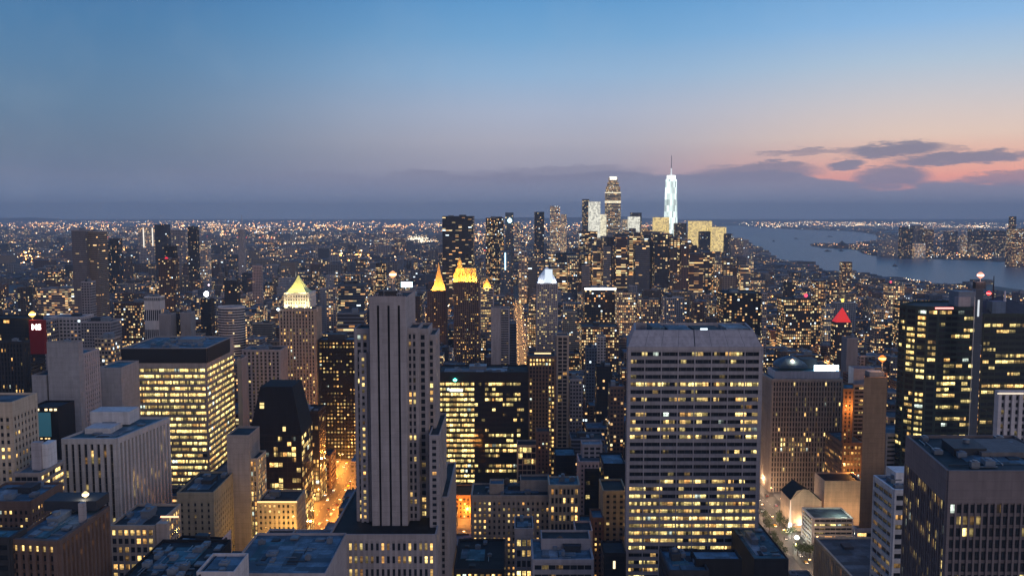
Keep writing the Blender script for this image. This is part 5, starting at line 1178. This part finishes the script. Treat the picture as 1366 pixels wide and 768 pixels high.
def gen_build(g_, single):
    P = g_['P']; h = g_['h']; d = g_['d']
    tn, tc = gr.choice(TINTS); k = gr.uniform(.8, 1.2); tc = tuple(c * k * q_ for c, q_ in zip(tc, (.85, .85, .88) if d < 1300 else (.66, .8, .98)))  # farther walls tinted bluer: evening haze put into their colour
    lit = gr.choice((0.01, .05, .08, .12, .2, .3, .5)) if d < 1500 else gr.choice((.01, .04, .09, .15, .24, .4, .7))
    big = .9 if d < 1200 else 1.0 if d < 2200 else 1.15
    fp = (lit, gr.choice((2.8, 3.3, 4.0, 5.5, 24 / big)) * big, gr.choice((3.4, 3.8, 4.4)) * big, gr.random()); fc = tc + (1,)
    return tn, tc, lit, fp, fc
mass = MB()
for gi, g_ in enumerate(GEN):
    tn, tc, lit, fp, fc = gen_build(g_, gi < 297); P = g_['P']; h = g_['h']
    tiers = [(P, 0, h)]
    if g_['set']:
        h1 = h * gr.uniform(.6, .8); P2 = inset(P, gr.uniform(2, 4)); tiers = [(P, 0, h1), (P2, h1, h)]
    if gi < 297:
        off = P[0]; mb = MB()
        root = empty('city_building', (off[0], off[1], 0), glabel(g_, tn, lit), 'building', 'ordinary buildings of the street grid')
        for (q, a, b) in tiers:
            q = local(q, off); mb.prism(q, a, b, 0, False, None, fp, fc)
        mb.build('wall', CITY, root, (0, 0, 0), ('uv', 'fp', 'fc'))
        q = local(tiers[-1][0], off); I = inset(q, .45); m = MB(); H = tiers[-1][2]
        for k in range(4):
            a_, b_, c_, d_ = q[k], q[(k + 1) % 4], I[(k + 1) % 4], I[k]
            m.quad((*a_, H + .01), (*b_, H + .01), (*b_, H + 1.2), (*a_, H + 1.2)); m.quad((*a_, H + 1.2), (*b_, H + 1.2), (*c_, H + 1.2), (*d_, H + 1.2)); m.quad((*d_, H + 1.2), (*c_, H + 1.2), (*c_, H), (*d_, H))
        m.build('parapet', wall_mat(tuple(round(c, 2) for c in dict(TINTS)[tn])), root)
        m = MB(); m.poly([(*p, H + .05) for p in I]); m.build('roof', roof_mat(RC[gr.choice(('blue', 'dark', 'gravel', 'gravel', 'light', 'teal', 'dark'))]), root)
        if g_['vis'] > 25: rooftop(root, q, H + .05, gr, min(6, g_['vis'] // 60 + 1), gr.random() < .35 and h < 70, True)
    else:
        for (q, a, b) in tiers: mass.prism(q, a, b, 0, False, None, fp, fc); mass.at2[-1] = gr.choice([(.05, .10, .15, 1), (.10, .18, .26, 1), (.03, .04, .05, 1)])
for g_ in HID:
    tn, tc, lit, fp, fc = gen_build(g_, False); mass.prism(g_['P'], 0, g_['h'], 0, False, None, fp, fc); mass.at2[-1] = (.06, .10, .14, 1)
# far fabric of the city, beyond what one could count
fr = random.Random(5); nf = 0; ROOFT = [(.05, .10, .15, 1), (.10, .18, .26, 1), (.03, .04, .05, 1), (.07, .08, .09, 1)]
def far_box(x, y, w_, dp, h, lit, cell=1.0):
    tc = fr.choice(TINTS)[1]; k = fr.uniform(.7, 1.1)
    mass.prism(rect(x, x + w_, y, y + dp), 0, h, 0, False, None, (lit, (20 + fr.uniform(7, 14)) if cell > 3 else fr.choice((5, 7, 9)) * cell, 6 if cell > 3 else 5 * cell, fr.random()), tuple(c * k * .85 for c in tc) + (1,))
    mass.at2[-1] = ROOFT[fr.randrange(4)]
tries = 0
while nf < 9000 and tries < 60000:
    tries += 1
    px_ = fr.uniform(-20, 1386); py_ = 297 + 84 * fr.random() ** .9; x, y = onz(px_, py_, 0)
    if y < 3150 or y > 16000 or inpoly(x, y, WPOLY) or inpoly(x, y - 120, WPOLY): continue
    h = 9 + fr.random() ** 2 * 22
    if fr.random() < .05: h += fr.uniform(15, 60)
    if not clear(x, x + 30, y, y + 30): continue
    # keep river edge and skyline low
    ytop = proj(x, y, h)[1]
    if ytop < 293: h = 10
    if px_ > 985: h = min(h, 9 + fr.random() * 9)
    far_box(x, y, fr.uniform(14, 60) * (1 + y / 9000), fr.uniform(14, 40) * (1 + y / 9000), h, fr.choice((.0, .04, .08, .15, .4)), 1.0 + y / 12000); nf += 1
nd = 0; tries = 0
while nd < 950 and tries < 20000:                # dense far cluster
    tries += 1
    px_ = fr.gauss(850, 85); y = fr.uniform(2500, 5200); x = (px_ - CX) / F * y
    if px_ < 690 or px_ > 990 or inpoly(x, y, WPOLY) or inpoly(x + 40, y + 260, WPOLY): continue
    w_ = fr.uniform(20, 44)
    if not clear(x, x + w_, y, y + w_): continue
    lim = 348 - 40 * math.exp(-((px_ - 850) / 85) ** 2); yt = lim + fr.uniform(-4, 30); h = zat(yt, y)
    if h < 15: h = fr.uniform(15, 40)
    FOOT.append((x, x + w_, y, y + w_)); far_box(x, y, w_, w_, min(h, 200), fr.choice((.04, .1, .2, .35, .6)), fr.choice((1.1, 3.4))); nd += 1
o = mass.build('distant_buildings', CITY, None, (0, 0, 0), ('uv', 'fp', 'fc'))
tag(o, 'countless low city buildings reaching from the middle distance to the horizon, dotted with lit windows', 'buildings', kind='stuff')

# ------------------------------------------------------------------ far city lights
def lights_mat():
    m, g = new_mat('city_light'); a = g.attr('fc'); e = g.n('ShaderNodeEmission'); g.put(e.inputs[0], a.outputs['Color']); g.put(e.inputs[1], g.attr('fp').outputs['Fac'])
    out(g, e.outputs[0]); m.cycles.emission_sampling = 'NONE'; return m
LM = lights_mat(); lm = MB(); lr = random.Random(12)
def lamp_bead(x, y, z, s, col, st):
    T = (x, y, z + s); Bm = (x, y, z - s); q = [(x - s, y, z), (x, y - s, z), (x + s, y, z), (x, y + s, z)]
    fp = (st, st, st, 1); fc = tuple(col) + (1,)
    for i in (0, 1): lm.poly([q[i], q[i + 1], T], 0, fp, fc); lm.poly([q[i + 1], q[i], Bm], 0, fp, fc)
PAL = [((1, .45, .12), 5), ((1, .58, .25), 5), ((1, .75, .45), 3), ((1, .95, .85), .8), ((.6, .8, 1), .3), ((1, .12, .08), .5)]
def pcol(): return lr.choices([p[0] for p in PAL], [p[1] for p in PAL])[0]
def bead_at(px_, py_, st, k=1.0, col=None, z=8, water_ok=False):
    x, y = onz(px_, py_, 0)
    if y > 30000 or y < 900 or (inpoly(x, y, WPOLY) and not water_ok): return
    lamp_bead(x, y, z + lr.uniform(0, 14), y * .00042 * k, col or pcol(), st)
CL = [(lr.uniform(0, 960), 293 + 70 * lr.random() ** 1.1) for _ in range(360)]
for cx_, cy_ in CL:                              # clumps strung along distant streets
    n = lr.randint(10, 34); L_ = lr.uniform(6, 42); c = pcol()
    for _ in range(n): bead_at(cx_ + lr.gauss(0, L_ * .5), cy_ + lr.gauss(0, .45 + (cy_ - 285) * .012), lr.choice((.8, 1.5, 3, 5)), lr.uniform(.7, 1.5), c if lr.random() < .6 else None)
for _ in range(1900): bead_at(lr.uniform(0, 1366), 289 + 75 * lr.random() ** 1.3, lr.choice((.5, 1, 1, 2, 3.5)), lr.uniform(.6, 1.2))
for _ in range(900): bead_at(lr.choice((60, 190, 170, 240, 400, 40, 480)) + lr.gauss(0, 45), 346 + 6 * math.sin(_ * .009) + lr.gauss(0, 3.5), lr.choice((4, 8, 12, 18)), lr.uniform(1.5, 2.8), lr.choice(((1, .38, .08), (1, .5, .16), (1, .62, .3))))
for _ in range(800): bead_at(lr.uniform(0, 780), 303 + lr.gauss(0, 4), lr.choice((2, 4, 8)), lr.uniform(1.1, 2.0), lr.choice(((1, .5, .2), (1, .66, .38), (1, .4, .12))))
for _ in range(240): bead_at(558 + lr.gauss(0, 7), 322 + lr.gauss(0, 2.4), 2.5, 1.3, (1, .85, .6))
RC_ = [(lr.uniform(1000, 1366), 296.5 + 8 * lr.random(), lr.uniform(4, 30)) for _ in range(46)]
for _ in range(820): q_ = lr.choice(RC_); bead_at(q_[0] + lr.gauss(0, q_[2]), q_[1] + lr.gauss(0, .7), lr.choice((2, 4, 7, 10)), lr.uniform(.6, 1.1), lr.choice(((1, .5, .2), (1, .7, .4), (1, .85, .6))))
for _ in range(420): bead_at(lr.uniform(1090, 1366), 343 + lr.gauss(0, 4), lr.choice((1, 3, 5)), 1.1)
for _ in range(260): bead_at(lr.uniform(1200, 1366), 322 + lr.gauss(0, 9), lr.choice((1, 2, 4)), 1.1)
for _ in range(60): bead_at(lr.uniform(1080, 1160), 329 + lr.gauss(0, 1.2), lr.choice((1, 2, 4)), 1.2, (1, .5, .25))
for X in AVES:                                   # lamps strung along the avenues and cross streets of the middle distance
    for k in range(110):
        y = 900 + k * 23
        if X in (-165, 228) and y < 1050 or X == 17: continue
        for sgn in (-1, 1): lamp_bead(X + sgn * 10 + lr.uniform(-1, 1), y + lr.uniform(-5, 5), lr.uniform(7, 10), .55 + y * .00022, lr.choice(((1, .45, .12), (1, .58, .22), (1, .8, .55))), lr.choice((4, 7, 10)))
for k in range(10, 38):
    for j in range(90): lamp_bead(-1500 + j * 34 + lr.uniform(-8, 8), 110 + k * 80 + lr.uniform(-3, 3), lr.uniform(5, 10), .6 + k * .02, lr.choice(((1, .45, .12), (1, .62, .28), (1, .85, .6))), lr.choice((3, 6, 9)))
o = lm.build('distant_city_lights', LM, None, (0, 0, 0), ('fp', 'fc'))
tag(o, 'sea of tiny amber and white street lights scattered across the far city to the horizon', 'city lights', kind='stuff')

# ------------------------------------------------------------------ street lamps, cars, trees, plaza, boats
HEADM = emit_mat((1, .55, .2), 14)
pm = MB(); pm.cyl(0, 0, .15, 9, .14, .09, 6); pm.box(-.05, 2.2, -.05, .05, 8.9, 9.0); pole = pm.build('pole', METAL)
hm = MB(); hm.box(1.6, 2.9, -.35, .35, 8.72, 8.9); head = hm.build('lamp_head', HEADM)
LDAT = {}
def street_lamp(x, y, flip, label, group, power, col=(1, .40, .08)):
    r = empty('street_lamp', (x, y, 0), label, 'street lamp', group); r.rotation_euler = (0, 0, math.pi if flip else 0)
    for p in (pole, head):
        c = p.copy(); COL.objects.link(c); c.parent = r
    if power:
        k = (power, col)
        if k not in LDAT: l = bpy.data.lights.new('lamp_light', 'POINT'); l.energy = power; l.color = col; l.shadow_soft_size = .5; LDAT[k] = l
        o = bpy.data.objects.new('lamp_light', LDAT[k]); COL.objects.link(o); o.parent = r; o.location = (2.2, 0, 8.2)
for k in range(15):
    for s in (-1, 1): street_lamp(-165 + s * 15, 600 + k * 26 + (s > 0) * 13, s > 0, 'orange street lamp lining the glowing avenue left of the slotted stone tower', 'lamps along the orange avenue', 42000, (1, .34, .05))
for k in range(14):
    for s in (-1, 1): street_lamp(228 + s * 13, 610 + k * 30 + (s > 0) * 15, s > 0, 'warm street lamp lining the avenue right of the wide banded slab tower', 'lamps along the right avenue', 9000, (1, .66, .40))
for k in range(26):
    for s in (-1, 1): street_lamp(17 + s * 8, 1330 + k * 48 + (s > 0) * 24, s > 0, 'amber street lamp on the long bright avenue running far away left of the pointed roof', 'lamps along the far avenue', 7000, (1, .48, .14))
for k in range(4):
    street_lamp(-52 + (k % 2) * 16, 640 + k * 26, k % 2 == 1, 'orange street lamp in the side street right of the slotted stone tower', 'lamps in the side street', 11000, (1, .34, .05))
bpy.data.objects.remove(pole); bpy.data.objects.remove(head)
PAINTS = [('white', (.7, .7, .7)), ('black', (.02, .02, .02)), ('yellow', (.75, .42, .03)), ('silver', (.4, .4, .42))]
def car_parts(col):
    m = MB(); m.prism(rect(-.92, .92, -2.25, 2.25), .35, .85, 0, True, rect(-.88, .88, -2.2, 2.2)); m.prism(rect(-.85, .85, -1.5, 1.1), .85, 1.42, 0, False, rect(-.68, .68, -1.05, .55)); ps = [m.build('body', flat_mat(col, .3))]
    for x in (-.8, .8):
        for y in (-1.4, 1.4): m = MB(); m.box(x - .12, x + .12, y - .33, y + .33, 0.02, .66); ps.append(m.build('wheel', DARKM))
    for x in (-.6, .6):
        m = MB(); m.box(x - .2, x + .2, -2.3, -2.2, .55, .75); ps.append(m.build('headlight', emit_mat((1, .9, .7), 12)))
        m = MB(); m.box(x - .2, x + .2, 2.2, 2.3, .6, .75); ps.append(m.build('taillight', emit_mat((1, .04, .02), 5)))
    return ps
CARS = [(n, car_parts(c)) for n, c in PAINTS]; cr = random.Random(8)
for X, nm in ((-165, 'orange avenue left of the slotted tower'), (228, 'avenue right of the banded slab')):
    for k in range(30):
        lane = cr.choice((-8, -3, 3, 8)); n, ps = cr.choice(CARS); y = 585 + k * 13 + cr.uniform(-3, 3)
        tow = lane < 0; r = empty('car', (X + lane, y, 0), f"{n} car {'with headlights on coming up' if tow else 'showing red tail lights on'} the {nm}", 'car', f'cars on the {nm}')
        r.rotation_euler = (0, 0, 0 if tow else math.pi)
        for p in ps: c = p.copy(); COL.objects.link(c); c.parent = r
for n, ps in CARS:
    for p in ps: bpy.data.objects.remove(p)
gl = bpy.data.lights.new('street_glow', 'POINT'); gl.energy = 45000; gl.color = (1, .42, .12); gl.shadow_soft_size = 3
for X in AVES[1:-1]:
    for k in range(9):
        y = 960 + k * 230
        if abs(X) / y < .64 and X != 17: o = bpy.data.objects.new('street_glow', gl); COL.objects.link(o); o.location = (X, y, 13)
# plaza
sheet('plaza', rect(246, 330, 592, 676), .16, flat_mat((.34, .40, .30), .8))
def plaza_lamp(pxx, pyy, label, power, r=1.2):
    x, y = onz(pxx, pyy, 5); ro = empty('plaza_lamp', (x, y, 0), label, 'lamp', None); m = MB(); m.cyl(0, 0, .15, 4.2, .12, .1, 6); m.build('pole', METAL, ro)
    m = MB(); m.cyl(0, 0, 4.2, 4.2 + r * .6, r * .6, r, 10); m.cyl(0, 0, 4.2 + r * .6, 4.2 + r * 1.3, r, r * .4, 10); m.build('lamp_globe', emit_mat((1, .98, .88), 9), ro); point_light('lamp_light', (0, 0, 8), power, (.95, 1, .78), .8, ro)
plaza_lamp(1063, 717, 'big white globe lamp lighting the green plaza in front of the gabled hall', 5000, 2.0)
plaza_lamp(1092, 712, 'smaller globe lamp in the middle of the lit green plaza', 6000, .7)
x, y = onz(1053.5, 709, 0); ro = empty('lit_obelisk', (x, y, 0), 'slender white glowing cone standing beside the gabled hall', 'light sculpture')
m = MB(); m.cyl(0, 0, .15, 8, 2.4, 1.1, 10); m.build('lower_cone', emit_mat((1, .95, .88), 2.2), ro); m = MB(); m.cyl(0, 0, 8, 27, 1.1, .25, 8); m.build('upper_shaft', emit_mat((1, .70, .5), 1.1), ro); point_light('glow', (0, -3, 4), 3500, (1, .9, .75), 1, ro)
LEAFM = [flat_mat((.045, .075, .03), .8), flat_mat((.07, .10, .04), .8)]
tr = random.Random(4)
def tree(x, y, h, label, grp):
    ro = empty('tree', (x, y, 0), label, 'tree', grp); m = MB(); m.cyl(0, 0, .1, h * .45, .3, .18, 7)
    for k in range(5):
        a = tr.uniform(0, 6.28); m.quad((0, 0, h * .35), (.15, .1, h * .35), (math.cos(a) * h * .25 + .08, math.sin(a) * h * .25, h * .7), (math.cos(a) * h * .25, math.sin(a) * h * .25, h * .7))
    m.build('trunk', flat_mat((.07, .05, .035), .9), ro); m = MB()
    lobes = [(tr.gauss(0, h * .16), tr.gauss(0, h * .16), h * tr.uniform(.5, .85), h * tr.uniform(.16, .26)) for _ in range(7)]
    for _ in range(420):
        l = tr.choice(lobes); v = Vector((tr.gauss(0, 1), tr.gauss(0, 1), tr.gauss(0, .8))).normalized() * l[3] * tr.uniform(.6, 1.08); c = Vector(l[:3]) + v; s = tr.uniform(.25, .55)
        u = Vector((tr.gauss(0, 1), tr.gauss(0, 1), tr.gauss(0, 1))).normalized(); q = u.cross(Vector((tr.gauss(0, 1), tr.gauss(0, 1), tr.gauss(0, 1)))).normalized()
        m.quad(tuple(c - u * s), tuple(c + q * s * .6), tuple(c + u * s), tuple(c - q * s * .6), tr.randint(0, 1))
    m.build('crown', LEAFM, ro)
for i, (a, b) in enumerate([(1040, 697), (1046, 702), (1041, 690), (1050, 716), (1056, 714)]): x, y = onz(a, b, 3); tree(x, y, tr.uniform(9, 12), 'round leafy street tree between the right avenue and the lit green plaza', 'trees beside the plaza')
for i in range(6): x, y = onz(1064 + i * 5.5, 736 + (i % 2) * 2, 3); tree(x, y, tr.uniform(8, 11), 'dark leafy tree in the row along the near edge of the green plaza', 'row of plaza trees')
for i in range(7): x, y = onz(1018 + i * 4.2, 690 + i * 8.5, 3); tree(x, y, tr.uniform(8, 11), 'dark street tree along the foot of the wide banded slab tower', 'trees along the right avenue')
for (bx, by, L_, lb) in [(1062, 318.5, 46, 'small dark ferry far out on the open river'), (1104, 335.5, 60, 'dark ferry near the low headland on the river'), (1122, 335, 34, 'little launch beside the low headland'), (1107, 316, 70, 'dark cargo boat in front of the bright far shore'), (1032, 322, 34, 'tiny boat close to the river bend'), (1194, 355, 26, 'small pale boat in mid river')]:
    x, y = onz(bx, by, 0); ro = empty('boat', (x, y, .3), lb, 'boat'); m = MB(); a = L_ / 2
    m.prism([(-a * .8, -4), (a * .7, -4), (a * .9, 0), (a * .7, 4), (-a * .8, 4)], 0, 4, 0, True, [(-a * .85, -5), (a * .75, -5), (a, 0), (a * .75, 5), (-a * .85, 5)]); m.build('hull', flat_mat((.04, .045, .055), .6), ro)
    m = MB(); m.box(-a * .5, a * .35, -3, 3, 4, 9); m.box(-a * .25, a * .15, -2.5, 2.5, 9, 12.5); m.build('cabin', flat_mat((.16, .17, .2), .6), ro)
# headland with a domed hall
x, y = onz(1125, 331.5, 0); ro = empty('domed_hall', (x, y, 0), 'dark domed hall standing on the low headland in the river', 'hall'); m = MB(); m.box(-48, 48, 0, 60, 0, 26); m.build('wall', wall_mat(WC['brown']), ro)
m = MB(); [m.cyl(0, 30, 26 + k * 8, 34 + k * 8, [34, 30, 20, 8][k], [30, 20, 8, 1][k], 14) for k in range(4)]; m.build('dome', roof_mat(RC['dark']), ro)

# ------------------------------------------------------------------ air
m = MB(); m.box(-26000, 26000, -600, 34000, -1.0, 640.0)
mt, g = new_mat('air'); v = g.n('ShaderNodeVolumePrincipled'); v.inputs['Color'].default_value = (.72, .86, 1, 1); v.inputs['Density'].default_value = HAZE; v.inputs['Anisotropy'].default_value = 0
o_ = g.n('ShaderNodeOutputMaterial'); g.nt.links.new(v.outputs[0], o_.inputs['Volume'])
if HAZE > 0: tag(m.build('haze', mt), 'thin blue evening haze over the whole city', 'haze', kind='stuff')
